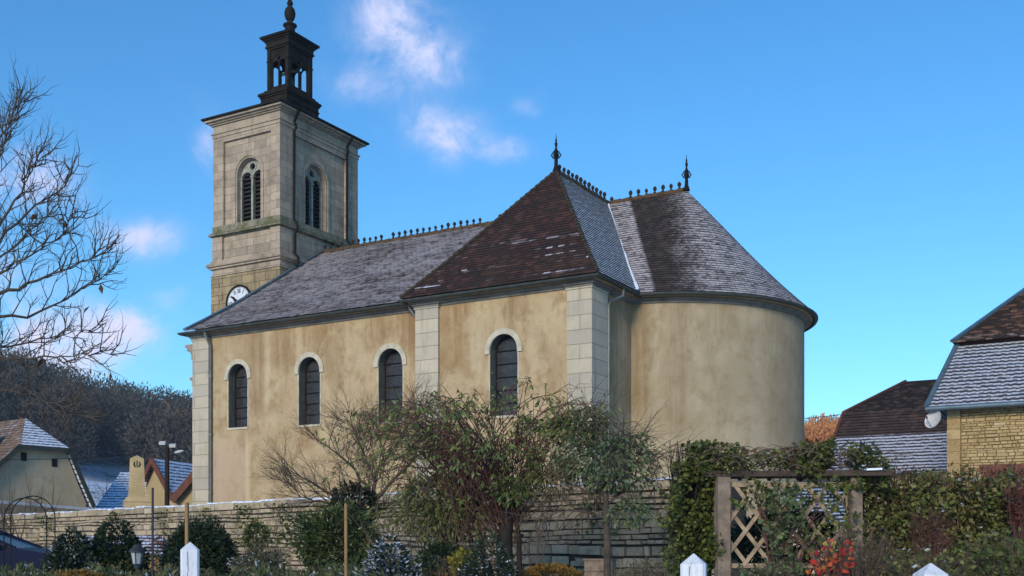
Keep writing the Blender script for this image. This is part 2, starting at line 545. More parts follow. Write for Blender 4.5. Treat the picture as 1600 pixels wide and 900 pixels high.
M['apse_plaster'] = plaster('grey_plaster', (0.43, 0.355, 0.245), (0.36, 0.29, 0.19), (0.27, 0.20, 0.12), (0.20, 0.14, 0.075), 0.5, marks=(
    (-13.6, -13.0, 5.5, 9.2, 0.2, (0.19, 0.12, 0.05), 0.6), (-12.6, -11.9, 5.0, 9.0, 0.25, (0.20, 0.14, 0.07), 0.55), (-11.6, -10.9, 7.6, 9.2, 0.3, (0.22, 0.16, 0.08), 0.5), (-10.2, -9.75, 5.0, 9.0, 0.15, (0.24, 0.19, 0.12), 0.5)))
M['tower_stone'] = ashlar('tower_stone', (0.44, 0.345, 0.262), (0.31, 0.247, 0.193), (0.17, 0.13, 0.095), 0.62, 0.31, (0.12, 0.095, 0.065), 0.55, mortar=0.008)
M['tower_low'] = ashlar('tower_lower_stone', (0.37, 0.28, 0.165), (0.25, 0.19, 0.11), (0.10, 0.075, 0.05), 0.6, 0.33, (0.10, 0.08, 0.05), 0.6)
M['mossy_stone'] = ashlar('mossy_stone', (0.27, 0.24, 0.18), (0.2, 0.18, 0.14), (0.09, 0.08, 0.06), 0.7, 0.4, (0.07, 0.065, 0.045), 0.6, 0.75)
M['quoin'] = ashlar('pale_quoin_stone', (0.52, 0.45, 0.34), (0.40, 0.355, 0.29), (0.26, 0.215, 0.16), 2.3, 0.40, (0.25, 0.22, 0.16), 0.4)
M['trim'] = plain('pale_trim_stone', (0.47, 0.42, 0.32), 0.9, 0.25, 4)
M['cornice'] = plain('grey_cornice_stone', (0.17, 0.16, 0.14), 0.9, 0.35, 2.5)
M['fascia'] = plain('ochre_fascia', (0.36, 0.25, 0.11), 0.85, 0.3, 2.0)
M['gutter'] = plain('dark_gutter_zinc', (0.045, 0.052, 0.048), 0.55, 0.35, 3, 0.2)
M['zinc'] = plain('blue_zinc', (0.10, 0.15, 0.19), 0.45, 0.3, 3, 0.5, 0.3)
M['pipe'] = plain('pipe_zinc', (0.14, 0.155, 0.15), 0.5, 0.25, 3, 0.5, 0.2)
M['black_iron'] = plain('black_iron', (0.014, 0.013, 0.013), 0.6, 0.3, 5, 0.07)
M['lantern'] = plain('sooty_lantern_metal', (0.018, 0.015, 0.013), 0.8, 0.45, 3, 0.08)
M['hipclay'] = plain('dark_hip_clay', (0.045, 0.033, 0.022), 0.9, 0.5, 8)
M['knobclay'] = plain('sooty_knob_clay', (0.03, 0.022, 0.018), 0.85, 0.4, 8)
M['clay'] = plain('dark_mossy_ridge_clay', (0.085, 0.052, 0.028), 0.9, 0.5, 6)
M['louvre'] = plain('dark_louvre_wood', (0.028, 0.026, 0.025), 0.8, 0.3, 6)
M['dark'] = plain('dark_interior', (0.008, 0.008, 0.009), 0.9, 0.1)
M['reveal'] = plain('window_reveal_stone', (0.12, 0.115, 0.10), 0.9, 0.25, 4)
M['snow'] = plain('snow', (0.72, 0.77, 0.88), 0.75, 0.08, 8, 0.3, 0, 0.4)
M['white'] = plain('white_paint', (0.60, 0.63, 0.70), 0.6, 0.16, 5, 0.3)
M['beam'] = plain('dark_old_beam', (0.055, 0.038, 0.03), 0.85, 0.4, 8)
def paintmat():
    m, t = newmat('chipped_white_paint')
    ob = t.n('ShaderNodeTexCoord').outputs['Object']
    n1 = t.noise(ob, 9, 6, 0.7)
    n2 = t.noise(t.scale(ob, (14, 14, 2.0)), 2.0, 5, 0.65)
    c = t.mix(t.smooth(n2, 0.45, 0.75), (0.64, 0.67, 0.74), (0.46, 0.48, 0.5))
    c = t.mix(t.m('MULTIPLY', t.smooth(n1, 0.60, 0.66), 0.8), c, (0.24, 0.23, 0.2))
    finish(t, c, 0.7, t.m('ADD', n1, n2), 0.4, 0.006, 0.25)
    return m


M['post_paint'] = paintmat()
M['wood'] = plain('weathered_wood', (0.19, 0.145, 0.11), 0.85, 0.4, 8)
M['lath'] = plain('lattice_wood', (0.30, 0.225, 0.155), 0.8, 0.4, 7)
M['stake'] = plain('stake_wood', (0.27, 0.165, 0.07), 0.8, 0.25, 6)
M['redwood'] = plain('red_brown_board', (0.13, 0.045, 0.03), 0.7, 0.3, 6)
M['bark'] = plain('grey_bark', (0.075, 0.062, 0.05), 0.95, 0.4, 9, 0.2, 0, 0.5)
M['darkbark'] = plain('dark_bark', (0.026, 0.022, 0.02), 0.95, 0.4, 9, 0.2, 0, 0.5)
M['cane'] = plain('reddish_cane', (0.085, 0.04, 0.035), 0.8, 0.4, 5)
M['twig'] = plain('fine_grey_twig', (0.10, 0.075, 0.055), 0.9, 0.35, 5)
M['mossbark'] = plain('mossy_bark', (0.07, 0.062, 0.03), 0.95, 0.4, 7)
M['cream'] = plaster('cream_render', (0.52, 0.45, 0.33), (0.46, 0.39, 0.28), (0.37, 0.30, 0.21), (0.2, 0.16, 0.1), 0.35)
M['yellow_render'] = plaster('yellow_render', (0.46, 0.35, 0.19), (0.42, 0.31, 0.16), (0.33, 0.24, 0.12), (0.26, 0.18, 0.1), 0.3)
M['monument'] = plain('cream_monument_stone', (0.44, 0.33, 0.18), 0.9, 0.2, 2)
M['ground'] = grass_ground('frosty_grass')
M['carpaint'] = plain('dark_blue_car_paint', (0.008, 0.012, 0.036), 0.45, 0.1, 2, 0.04, 0.0, 0.0)
M['carglass'] = plain('car_glass', (0.03, 0.04, 0.055), 0.3, 0.4, 3, 0.08, 0.0, 0.0)
M['rubber'] = plain('black_rubber', (0.015, 0.015, 0.016), 0.8, 0.2, 4)
M['lampglass'] = plain('lamp_glass', (0.30, 0.33, 0.33), 0.15, 0.2, 6, 0.6)
M['lampmetal'] = plain('dark_lamp_metal', (0.03, 0.035, 0.045), 0.5, 0.3, 6, 0.2, 0.0)
M['greyplastic'] = plain('pale_grey_enamel', (0.55, 0.56, 0.58), 0.5, 0.1, 5)
M['bronze'] = plain('aged_bronze', (0.04, 0.05, 0.035), 0.5, 0.3, 5, 0.5, 0.6)

COURSE = 0.15
M['nave_tile'] = rooftile('frosted_nave_tile', (0.065, 0.042, 0.036), (0.045, 0.032, 0.03), (0.085, 0.05, 0.04), (0.34, 0.60), COURSE, 0.19, (0.46, 0.42, 0.44), 0.7, (0.1, 0.9), 0.85, moss=0.3)
M['hip_tile'] = rooftile('bare_red_tile', (0.046, 0.022, 0.019), (0.028, 0.017, 0.016), (0.072, 0.031, 0.024), (0.565, 0.635), COURSE, 0.19, (0.62, 0.64, 0.74), 0.9, (0.0, 0.7), 0.3, moss=0.3, stretch=(0.22, 2.6),
                          patch=lambda t, u, v, ob, nf: t.m('SUBTRACT', 1.0, t.smooth(v, 0.9, 3.6)))
M['side_tile'] = rooftile('snowy_side_tile', (0.05, 0.045, 0.05), (0.03, 0.028, 0.032), (0.06, 0.05, 0.05), (0.10, 0.30), COURSE, 0.19, (0.80, 0.84, 0.92), 1.1, (0.22, 0.80), 0.5, moss=0.0)


def apse_patch(t, u, v, ob, nf):
    x, y, z = t.sep(ob)
    h = t.m('DIVIDE', t.m('SUBTRACT', 13.36, z), 4.33)
    wob = t.m('ADD', t.m('MULTIPLY', t.m('SUBTRACT', nf, 0.5), 2.6), t.m('MULTIPLY', t.m('SUBTRACT', t.noise(ob, 1.3, 5, 0.6), 0.5), 1.5))
    xl = t.m('SUBTRACT', x, t.m('ADD', -15.55, t.m('MULTIPLY', h, 2.85)))
    xr = t.m('SUBTRACT', t.m('ADD', x, wob), t.m('ADD', -14.0, t.m('MULTIPLY', h, 2.2)))
    bare = t.m('MULTIPLY', t.smooth(xl, -0.06, 0.08), t.m('SUBTRACT', 1.0, t.smooth(xr, -0.3, 0.75)))
    bare = t.m('MULTIPLY', bare, t.m('LESS_THAN', y, 34.6))
    return t.m('SUBTRACT', 1.0, t.m('MULTIPLY', bare, 0.97))


M['apse_tile'] = rooftile('frosted_apse_tile', (0.036, 0.025, 0.021), (0.022, 0.016, 0.015), (0.05, 0.032, 0.026), (0.30, 0.58), COURSE, 0.19, (0.46, 0.42, 0.44), 0.8, (0.1, 0.9), 0.95, apse_patch, moss=0.3)
M['barn_low'] = rooftile('frosted_barn_tile', (0.075, 0.045, 0.035), (0.05, 0.035, 0.03), (0.09, 0.06, 0.045), (0.22, 0.42), 0.2, 0.25, (0.44, 0.49, 0.60), 1.1, (0.34, 0.82), 0.6, moss=0.05, wave=0.14)
M['barn_up'] = rooftile('brown_barn_tile', (0.13, 0.06, 0.03), (0.075, 0.04, 0.026), (0.18, 0.085, 0.045), (0.48, 0.66), 0.2, 0.22, (0.55, 0.60, 0.70), 1.1, (0.0, 0.6), 0.85, moss=0.2,
                        patch=lambda t, u, v, ob, nf: t.m('ADD', 0.12, t.m('MULTIPLY', t.m('SUBTRACT', 1.0, t.smooth(v, 0.2, 1.6)), 1.0)))
M['house_up'] = rooftile('dark_brown_tile', (0.06, 0.04, 0.036), (0.042, 0.03, 0.03), (0.075, 0.05, 0.042), (0.72, 0.9), 0.2, 0.22, (0.5, 0.53, 0.62), 1.1, (0.0, 0.7), 0.7, moss=0.1)
M['snow_tile'] = rooftile('snow_covered_tile', (0.09, 0.065, 0.06), (0.07, 0.05, 0.05), (0.1, 0.07, 0.06), (0.12, 0.35), 0.24, 0.25, (0.70, 0.76, 0.88), 1.1, (0.22, 0.9), 0.4, moss=0.0, wave=0.08)
M['pink_tile'] = rooftile('pale_brown_tile', (0.19, 0.125, 0.09), (0.14, 0.095, 0.075), (0.22, 0.15, 0.11), (0.5, 0.75), 0.24, 0.22, (0.55, 0.56, 0.62), 1.1, (0.0, 0.6), 0.6, moss=0.1)

M['wallstone'] = stonemat('garden_wall_stone', [(0.280, 0.217, 0.140), (0.406, 0.315, 0.210), (0.238, 0.196, 0.147), (0.504, 0.406, 0.280)], 0.4)
M['barnstone'] = stonemat('barn_stone', [(0.36, 0.25, 0.11), (0.46, 0.35, 0.18), (0.30, 0.20, 0.09), (0.50, 0.40, 0.24)], 0.08, (0.2, 0.15, 0.07), (0.2, 0.13, 0.06))
M['joint'] = plain('dark_joint_earth', (0.04, 0.033, 0.025), 0.95, 0.3, 6)
M['barnjoint'] = plain('barn_mortar', (0.17, 0.115, 0.05), 0.95, 0.3, 6)

G = lambda *c: list(c)
M['leaf_mid'] = leafmat('green_leaf', G((0.043, 0.072, 0.017), (0.080, 0.123, 0.029), (0.123, 0.140, 0.041), (0.140, 0.140, 0.043)))
M['leaf_arch'] = leafmat('arching_shrub_leaf', G((0.08, 0.125, 0.035), (0.13, 0.19, 0.055), (0.18, 0.22, 0.06), (0.16, 0.15, 0.06)))
M['leaf_laurel'] = leafmat('glossy_laurel_leaf', G((0.022, 0.04, 0.014), (0.045, 0.075, 0.022), (0.085, 0.115, 0.035), (0.10, 0.10, 0.035)), 0.15, 0, 0.32)
M['leaf_olive'] = leafmat('olive_leaf', G((0.081, 0.098, 0.029), (0.127, 0.144, 0.040), (0.161, 0.161, 0.052), (0.103, 0.086, 0.040)))
M['leaf_dark'] = leafmat('dark_evergreen_leaf', G((0.012, 0.022, 0.01), (0.02, 0.035, 0.014), (0.03, 0.05, 0.018)), 0.15, 0, 0.4)
M['leaf_needle'] = leafmat('dark_yew_needles', G((0.012, 0.022, 0.010), (0.022, 0.04, 0.015), (0.035, 0.06, 0.022)), 0.15, 0, 0.5)
M['leaf_ivy'] = leafmat('ivy_leaf', G((0.033, 0.049, 0.014), (0.083, 0.108, 0.023), (0.141, 0.159, 0.037), (0.059, 0.067, 0.020)), 0.2)
M['leaf_hedge'] = leafmat('hedge_leaf', G((0.047, 0.066, 0.018), (0.113, 0.142, 0.034), (0.179, 0.182, 0.053), (0.182, 0.133, 0.056), (0.085, 0.104, 0.029)), 0.2, 0.03)
M['leaf_brown'] = leafmat('dry_brown_leaf', G((0.07, 0.035, 0.018), (0.12, 0.06, 0.028), (0.09, 0.05, 0.03)), 0.2)
M['leaf_sapling'] = leafmat('dull_green_leaf', G((0.055, 0.088, 0.043), (0.097, 0.147, 0.066), (0.147, 0.186, 0.078), (0.117, 0.097, 0.058)), 0.25)
M['leaf_yellow'] = leafmat('yellow_leaf', G((0.22, 0.19, 0.03), (0.33, 0.28, 0.04), (0.16, 0.16, 0.03)), 0.3)
M['leaf_orange'] = leafmat('orange_leaf', G((0.20, 0.09, 0.015), (0.27, 0.15, 0.025), (0.13, 0.10, 0.02)), 0.3)
M['leaf_red'] = leafmat('red_rose_leaf', G((0.45, 0.02, 0.03), (0.62, 0.04, 0.04), (0.55, 0.10, 0.04), (0.52, 0.22, 0.05), (0.40, 0.32, 0.06)), 0.35)
M['leaf_maroon'] = leafmat('maroon_leaf', G((0.11, 0.03, 0.025), (0.15, 0.055, 0.04), (0.09, 0.05, 0.03)), 0.3)
M['leaf_snowcone'] = leafmat('snow_dusted_leaf', G((0.012, 0.02, 0.012), (0.022, 0.034, 0.018), (0.03, 0.042, 0.022)), 0.1, 0.42)
M['leaf_frost'] = leafmat('lightly_frosted_leaf', G((0.012, 0.022, 0.013), (0.02, 0.035, 0.02), (0.03, 0.045, 0.022)), 0.1, 0.08)
M['leaf_grass'] = leafmat('pale_grass_blade', G((0.10, 0.10, 0.05), (0.15, 0.14, 0.08), (0.07, 0.085, 0.035), (0.12, 0.10, 0.055)), 0.2)
M['leaf_bed'] = leafmat('bed_plant_leaf', G((0.04, 0.06, 0.02), (0.07, 0.10, 0.03), (0.11, 0.12, 0.05), (0.10, 0.075, 0.035), (0.05, 0.07, 0.03)), 0.2, 0.07)
M['leaf_grey'] = leafmat('grey_green_leaf', G((0.05, 0.06, 0.03), (0.08, 0.085, 0.045), (0.1, 0.085, 0.04)), 0.2, 0.12)
M['forest'] = leafmat('bare_forest', G((0.045, 0.044, 0.048), (0.066, 0.060, 0.057), (0.095, 0.073, 0.055), (0.056, 0.066, 0.056), (0.125, 0.08, 0.05)), 0.1, 0, 0.9)
M['forest_orange'] = leafmat('sun_tinted_trees', G((0.50, 0.20, 0.06), (0.66, 0.28, 0.085), (0.40, 0.18, 0.07)), 0.2, 0, 0.9)  # orange leaf colour paints in the sunlight on the far hill


# ------------------------------------------------------------------ foliage helpers
def leaf_mesh(name, pts, dirs, length, width, mat, parent=None, droop=0.0, fold=0.25, jitter=0.6, rnd=None, sizevar=0.4):
    """many small leaves: each two triangles folded along the midrib"""
    pts = np.asarray(pts, float)
    N = len(pts)
    d = np.asarray(dirs, float) + rng.normal(0, jitter, (N, 3))
    d[:, 2] -= droop
    d /= np.linalg.norm(d, axis=1, keepdims=True) + 1e-9
    a = rng.normal(0, 1, (N, 3))
    sd_ = np.cross(d, a)
    sd_ /= np.linalg.norm(sd_, axis=1, keepdims=True) + 1e-9
    nr = np.cross(sd_, d)
    L = length * (1 + rng.uniform(-sizevar, sizevar, (N, 1)))
    Wd = width * L / length * 0.5
    mid = pts + d * L * 0.45
    v = np.empty((N, 4, 3))
    v[:, 0] = pts
    v[:, 1] = mid + sd_ * Wd + nr * Wd * fold
    v[:, 2] = pts + d * L
    v[:, 3] = mid - sd_ * Wd + nr * Wd * fold
    f = np.arange(N)[:, None] * 4
    tri = np.concatenate([f + np.array([[0, 1, 2]]), f + np.array([[0, 2, 3]])], axis=1).reshape(-1, 3)
    me = bpy.data.meshes.new(name)
    me.vertices.add(N * 4)
    me.vertices.foreach_set('co', v.ravel())
    me.loops.add(len(tri) * 3)
    me.loops.foreach_set('vertex_index', tri.ravel())
    me.polygons.add(len(tri))
    me.polygons.foreach_set('loop_start', np.arange(len(tri)) * 3)
    me.polygons.foreach_set('loop_total', np.full(len(tri), 3))
    r = rng.uniform(0, 1, N) if rnd is None else np.asarray(rnd)
    at_ = me.attributes.new('rnd', 'FLOAT', 'FACE')
    at_.data.foreach_set('value', np.repeat(r, 2).astype(np.float32))
    me.materials.append(mat)
    me.update(calc_edges=True)
    o = bpy.data.objects.new(name, me)
    col.objects.link(o)
    if parent is not None:
        link(o, parent)
    return o


def blob_points(n, c, rad, shell=0.55, lump=0.25, cut=None, seed=0):
    """points in the outer part of a lumpy ellipsoid, with their outward direction"""
    g = np.random.default_rng(seed)
    d = g.normal(0, 1, (n, 3))
    d /= np.linalg.norm(d, axis=1, keepdims=True)
    lum = np.zeros(n)
    for _ in range(9):
        k = g.normal(0, 1, 3)
        k /= np.linalg.norm(k)
        lum = np.maximum(lum, np.exp(-((1 - d @ k) / 0.12)) * g.uniform(0.4, 1.0))
    r = (g.uniform(shell ** 3, 1, n) ** (1 / 3)) * (1 - lump + lump * 1.6 * lum)
    p = np.asarray(c) + d * np.asarray(rad) * r[:, None]
    return p, d


def cone_points(n, base, h, r, seed=0, power=0.8):
    g = np.random.default_rng(seed)
    t = 1 - np.sqrt(g.uniform(0, 1, n))
    th = g.uniform(0, 2 * math.pi, n)
    rr_ = r * (1 - t) ** power * (g.uniform(0.08, 1.1, n) ** 0.3) * (1 + 0.16 * np.sin(th * 5 + t * 9 + seed) + 0.08 * np.sin(th * 11 - t * 17))
    p = np.stack([base[0] + rr_ * np.cos(th), base[1] + rr_ * np.sin(th), base[2] + t * h], 1)
    d = np.stack([np.cos(th), np.sin(th), np.full(n, 0.35)], 1)
    return p, d


def bez(a, b, c, n=7):
    a, b, c = Vector(a), Vector(b), Vector(c)
    return [a * (1 - t) ** 2 + b * 2 * t * (1 - t) + c * t * t for t in (i / (n - 1) for i in range(n))]


def grow(mb, p, d, L, r, lev, maxlev, kids=3, ang=0.7, up=0.15, wob=0.15, tips=None, seg=4, shrink=0.66, plane=None, rk=0.62):
    """recursive twig"""
    p, d = Vector(p), Vector(d).normalized()
    n = 4 if lev < maxlev else 3
    pts = [p]
    dirs = [d]
    for i in range(n):
        d = (d + Vector((random.gauss(0, wob), random.gauss(0, wob), random.gauss(0, wob) + up / n))).normalized()
        p = p + d * L / n
        pts.append(p)
        dirs.append(d)
    rr2 = [r * (1 - 0.55 * i / n) for i in range(n + 1)]
    mb.tube(pts, rr2, seg if lev < maxlev else 3, cap=False)
    if lev >= maxlev:
        if tips is not None:
            tips.append((p, d))
        return
    for k in range(kids):
        f = 0.3 + 0.7 * (k + random.random() * 0.7) / kids
        i = min(n - 1, int(f * n))
        q = pts[i].lerp(pts[i + 1], f * n - i)
        axis = dirs[i].orthogonal()
        axis.rotate(Matrix.Rotation(random.uniform(0, 2 * math.pi), 3, dirs[i]))
        nd = (dirs[i] + axis.normalized() * math.tan(ang * random.uniform(0.6, 1.25))).normalized()
        if plane is not None:
            nd = (nd - plane * nd.dot(plane) * 0.5).normalized()
        grow(mb, q, nd, L * shrink * random.uniform(0.7, 1.2), rr2[i] * rk, lev + 1, maxlev, kids, ang, up, wob, tips, seg, shrink, plane, rk)
    grow(mb, p, d, L * shrink, rr2[-1] * 0.9, lev + 1, maxlev, kids, ang, up, wob, tips, seg, shrink, plane, rk)


# ================================================================== THE GROUND
def sstep(x, a, b):
    t = min(1, max(0, (x - a) / (b - a)))
    return t * t * (3 - 2 * t)


SKYL = [(-2600, 650), (-900, 585), (-300, 578), (0, 582), (100, 607), (200, 628), (300, 636), (600, 645), (1100, 648), (1258, 654), (1330, 656), (1500, 668), (2000, 694), (4000, 700)]


def hill_z(r, d):
    D = math.hypot(r, d)
    px = 800 + F * r / max(d, 1) if d > 0.3 * abs(r) else (4000 if r > 0 else -2600)
    px = max(-2600, min(4000, px))
    y = SKYL[0][1]
    for (x0, y0), (x1, y1) in zip(SKYL, SKYL[1:]):
        if x0 <= px <= x1:
            y = y0 + (y1 - y0) * (px - x0) / (x1 - x0)
    crest = EYE + (HY - y) / F * 270 - 12.3
    z = 0.45 * sstep(D, 4, 8)
    z += (crest * 0.36) * sstep(D, 80, 150) + crest * 0.64 * sstep(D, 150, 270) - 0.45
    z += 0.45
    if D > 300:
        z -= (D - 300) * 0.02
    return z


mb = MB()
NA, rad = 120, [0.01, 3, 4, 5, 6, 8, 12, 18, 26, 36, 48, 60, 75, 90, 105, 120, 135, 150, 165, 180, 195, 210, 225, 240, 255, 270, 300, 360, 460, 700, 1200, 1800]
for i in range(len(rad) - 1):
    for k in range(NA):
        q = []
        for r_, kk in ((rad[i], k), (rad[i], k + 1), (rad[i + 1], k + 1), (rad[i + 1], k)):
            t = 2 * math.pi * kk / NA
            r, d = -r_ * math.sin(t), r_ * math.cos(t)
            q.append(W(r, d, hill_z(r, d)))
        mb.face(q[::-1] if (q[1] - q[0]).cross(q[2] - q[1]).z < 0 else q, smooth=True)
g = mb.build('ground', M['ground'], merge=True)
g['kind'] = 'structure'
GZ = 0.45

# ================================================================== THE CHURCH
church = thing('church', 'ochre plastered village church with pale quoins, square stone clock tower and frosted tile roofs', 'church', (-20, 32, 0.4))
YR = 34.6325
XT0, XT1, YT0, YT1 = -32.45, -28.98, 32.253, 37.012
ZE, ZR = 9.0, 13.36
YN, XW = 27.80, -28.80                 # nave south wall, west wall
XA, XB, YS = -19.24, -13.50, 27.50     # transept west wall, east wall, south wall
RA, XAC = 4.55, -14.35                 # apse
Z0 = 0.5
mir = lambda y: 2 * YR - y


def south(y):
    return lambda u, z, dp: Vector((u, y + dp, z))


def east(x):
    return lambda u, z, dp: Vector((x - dp, u, z))


def arch(uc, hw, sill, spring, n=14, rev=False):
    p = [(uc - hw, sill), (uc + hw, sill)] + [(uc + hw * math.cos(math.pi * i / n), spring + hw * math.sin(math.pi * i / n)) for i in range(n + 1)]
    return p


def arch_ring(mb, fm, uc, r0, r1, spring, foot, d0, d1, n=18, mi=0):
    inner = [(uc + r0, spring - foot)] + [(uc + r0 * math.cos(math.pi * i / n), spring + r0 * math.sin(math.pi * i / n)) for i in range(n + 1)] + [(uc - r0, spring - foot)]
    outer = [(uc + r1, spring - foot)] + [(uc + r1 * math.cos(math.pi * i / n), spring + r1 * math.sin(math.pi * i / n)) for i in range(n + 1)] + [(uc - r1, spring - foot)]
    for i in range(len(inner) - 1):
        a, b, c, d = inner[i], inner[i + 1], outer[i + 1], outer[i]
        mb.face([fm(*a, d0), fm(*d, d0), fm(*c, d0), fm(*b, d0)], mi)
        mb.face([fm(*d, d0), fm(*d, d1), fm(*c, d1), fm(*c, d0)], mi)
        mb.face([fm(*a, d0), fm(*b, d0), fm(*b, d1), fm(*a, d1)], mi)
    for a, d in ((inner[0], outer[0]), (inner[-1], outer[-1])):
        mb.face([fm(*a, d0), fm(*a, d1), fm(*d, d1), fm(*d, d0)], mi)


NW = [(-26.83, 0.43, 5.66, 7.36), (-23.73, 0.44, 5.58, 7.31), (-20.50, 0.455, 5.50, 7.28)]
TW = [(-16.28, 0.455, 5.40, 7.27)]

mb = MB()
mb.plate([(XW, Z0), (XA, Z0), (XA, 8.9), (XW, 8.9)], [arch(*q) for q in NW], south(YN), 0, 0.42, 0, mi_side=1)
mb.face([(XW, YN, Z0), (XW, YN, 8.9), (XW, mir(YN), 8.9), (XW, mir(YN), Z0)])
mb.face([(XW, mir(YN), Z0), (XW, mir(YN), 8.9), (XA, mir(YN), 8.9), (XA, mir(YN), Z0)])
mb.face([(XW, YN - 0.30, 8.96), (XW, YR, 13.2), (XW, mir(YN) + 0.30, 8.96)])
mb.face([(XW, YN, 8.9), (XW, YN - 0.3, 8.96), (XW, mir(YN) + 0.3, 8.96), (XW, mir(YN), 8.9)])
mb.build('nave_wall', [M['plaster'], M['reveal']], church)

mb = MB()
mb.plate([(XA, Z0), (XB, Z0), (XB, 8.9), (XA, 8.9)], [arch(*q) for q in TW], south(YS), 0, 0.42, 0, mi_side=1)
mb.face([(XB, YS, Z0), (XB, mir(YS), Z0), (XB, mir(YS), 8.9), (XB, YS, 8.9)], 2)
mb.face([(XA, YS, Z0), (XA, YS, 8.9), (XA, YN, 8.9), (XA, YN, Z0)])
mb.face([(XA, mir(YS), Z0), (XA, mir(YS), 8.9), (XB, mir(YS), 8.9), (XB, mir(YS), Z0)])
mb.build('transept_wall', [M['plaster'], M['reveal'], M['apse_plaster']], church)

mb = MB()
mb.lathe([(RA, Z0), (RA, 8.9)], (XAC, YR, 0), 64, -math.pi / 2 - 0.05, math.pi / 2 + 0.05)
mb.build('apse_wall', M['apse_plaster'], church, merge=True)


def glassmat():
    m, t = newmat('leaded_window_glass')
    ob = t.n('ShaderNodeTexCoord').outputs['Object']
    sx = t.n('ShaderNodeCombineXYZ', {0: t.sep(ob)[0], 1: t.sep(ob)[2]}).outputs[0]
    vo = t.n('ShaderNodeTexVoronoi', {'Vector': sx, 'Scale': 7.0}, feature='DISTANCE_TO_EDGE')
    vc = t.n('ShaderNodeTexVoronoi', {'Vector': sx, 'Scale': 7.0})
    lead = t.smooth(vo.outputs['Distance'], 0.0, 0.05)
    h = t.n('ShaderNodeHueSaturation', {'Saturation': 0.35, 'Value': 0.06, 'Color': vc.outputs['Color']})
    c = t.mix(lead, (0.012, 0.012, 0.012), t.mix(0.55, h.outputs[0], (0.035, 0.026, 0.028)))
    finish(t, c, 0.35, vo.outputs['Distance'], 0.3, 0.01, 0.4)
    return m


M['glass'] = glassmat()
wn_labels = [None] * 4
for i, (uc, hw, sill, spring) in enumerate(NW + TW):
    y = YN if i < 3 else YS
    fm = south(y)
    mb = MB()
    arch_ring(mb, fm, uc, hw + 0.005, hw + 0.165, spring, 0.08, -0.05, 0.02)
    for sgn in (-1, 1):        # thin pale jamb edge
        a, b = sorted((uc + sgn * (hw + 0.004), uc + sgn * (hw + 0.045)))
        mb.box(a, b, y - 0.015, y + 0.03, sill, spring - 0.081)
    mb.box(uc - hw - 0.03, uc + hw + 0.03, y - 0.035, y + 0.03, sill - 0.07, sill - 0.003)
    wpart = mb.build('window', M['trim'], church)
    mb = MB()
    pts = arch(uc, hw - 0.01, sill + 0.01, spring)
    mb.face([(u, y + 0.31, z) for u, z in pts])
    mb.build('leaded_glass', M['glass'], wpart)
    mb = MB()
    nb = 6
    for k in range(1, nb):
        zz = sill + (spring + hw - sill) * k / nb * (0.98)
        ww = hw if zz < spring else math.sqrt(max(0.01, hw ** 2 - (zz - spring) ** 2))
        mb.box(uc - ww + 0.012, uc + ww - 0.012, y + 0.27, y + 0.30, zz - 0.014, zz + 0.014)
    arch_ring(mb, fm, uc, hw - 0.05, hw - 0.012, spring, spring - sill - 0.01, 0.28, 0.305)
    mb.build('saddle_bars', M['black_iron'], wpart)

# pale ashlar pilasters
def pil(x0, x1, y0, y1, name='pilaster'):
    m_ = MB()
    m_.box(x0, x1, y0, y1, Z0, 8.72)
    m_.box(x0 - 0.03, x1 + 0.03, y0 - 0.03, y1, 8.72, 8.76)
    m_.box(x0 - 0.045, x1 + 0.045, y0 - 0.045, y1, Z0 + 0.02, 1.6)
    return m_.build(name, M['quoin'], church)
pil(-28.86, -28.10, YN - 0.10, YN + 0.6)
pil(-19.30, -18.48, YS - 0.10, YS + 0.28)
pil(-14.20, -13.43, YS - 0.10, 28.40)
pil(-28.86, -28.10, mir(YN) - 0.6, mir(YN) + 0.10)
pil(-14.20, -13.43, mir(28.40), mir(YS) + 0.10)

# cornice, fascia, gutter along the eaves
apse_arc = [(XAC + RA * math.cos(t), YR + RA * math.sin(t)) for t in np.linspace(-1.383, 1.383, 49)]
path_n = [(XW, mir(YN)), (XW, YN), (XA, YN)]
path_t = [(XA, YN - 0.02), (XA, YS), (XB, YS), (XB, apse_arc[0][1])]
path_a = apse_arc
path_t2 = [(XB, apse_arc[-1][1]), (XB, mir(YS)), (XA, mir(YS)), (XA, mir(YN))]
path_n2 = [(XA, mir(YN)), (XW, mir(YN))]
PROF = [(0.0, 8.77), (0.045, 8.775), (0.045, 8.825), (0.10, 8.845), (0.18, 8.88), (0.18, 8.905), (0.0, 8.91)]
FASC = [(0.0, 8.913), (0.24, 8.916), (0.26, 8.95), (0.0, 8.96)]
mb, mf, mg = MB(), MB(), MB()
gut = [(0.36 + 0.075 * math.cos(a), 8.985 + 0.075 * math.sin(a)) for a in np.linspace(math.pi * 0.95, math.pi * 2.05, 9)]
gut += [(0.34, 9.02), (0.27, 8.985), (0.285, 8.96)]
for pth in (path_n, path_t, path_a, path_t2, path_n2):
    sm = len(pth) > 10
    mb.sweep(pth, PROF, smooth=False)
    mf.sweep(pth, FASC)
    mg.sweep(pth, gut, smooth=sm)
for (x0, x1, y0, y1) in ((-28.9, -28.06, YN - 0.14, YN + 0.5), (-19.34, -18.44, YS - 0.14, YS + 0.2), (-14.24, -13.39, YS - 0.14, 28.44)):
    mb.box(x0, x1, y0, y1, 8.762, 8.83)
    mb.box(x0 - 0.05, x1 + 0.05, y0 - 0.05, y1 + 0.05, 8.83, 8.875)
    mb.box(x0 - 0.09, x1 + 0.09, y0 - 0.09, y1 + 0.09, 8.875, 8.909)
mb.build('cornice', M['cornice'], church)
mf.build('fascia', M['fascia'], church)
mg.build('gutter', M['gutter'], church)

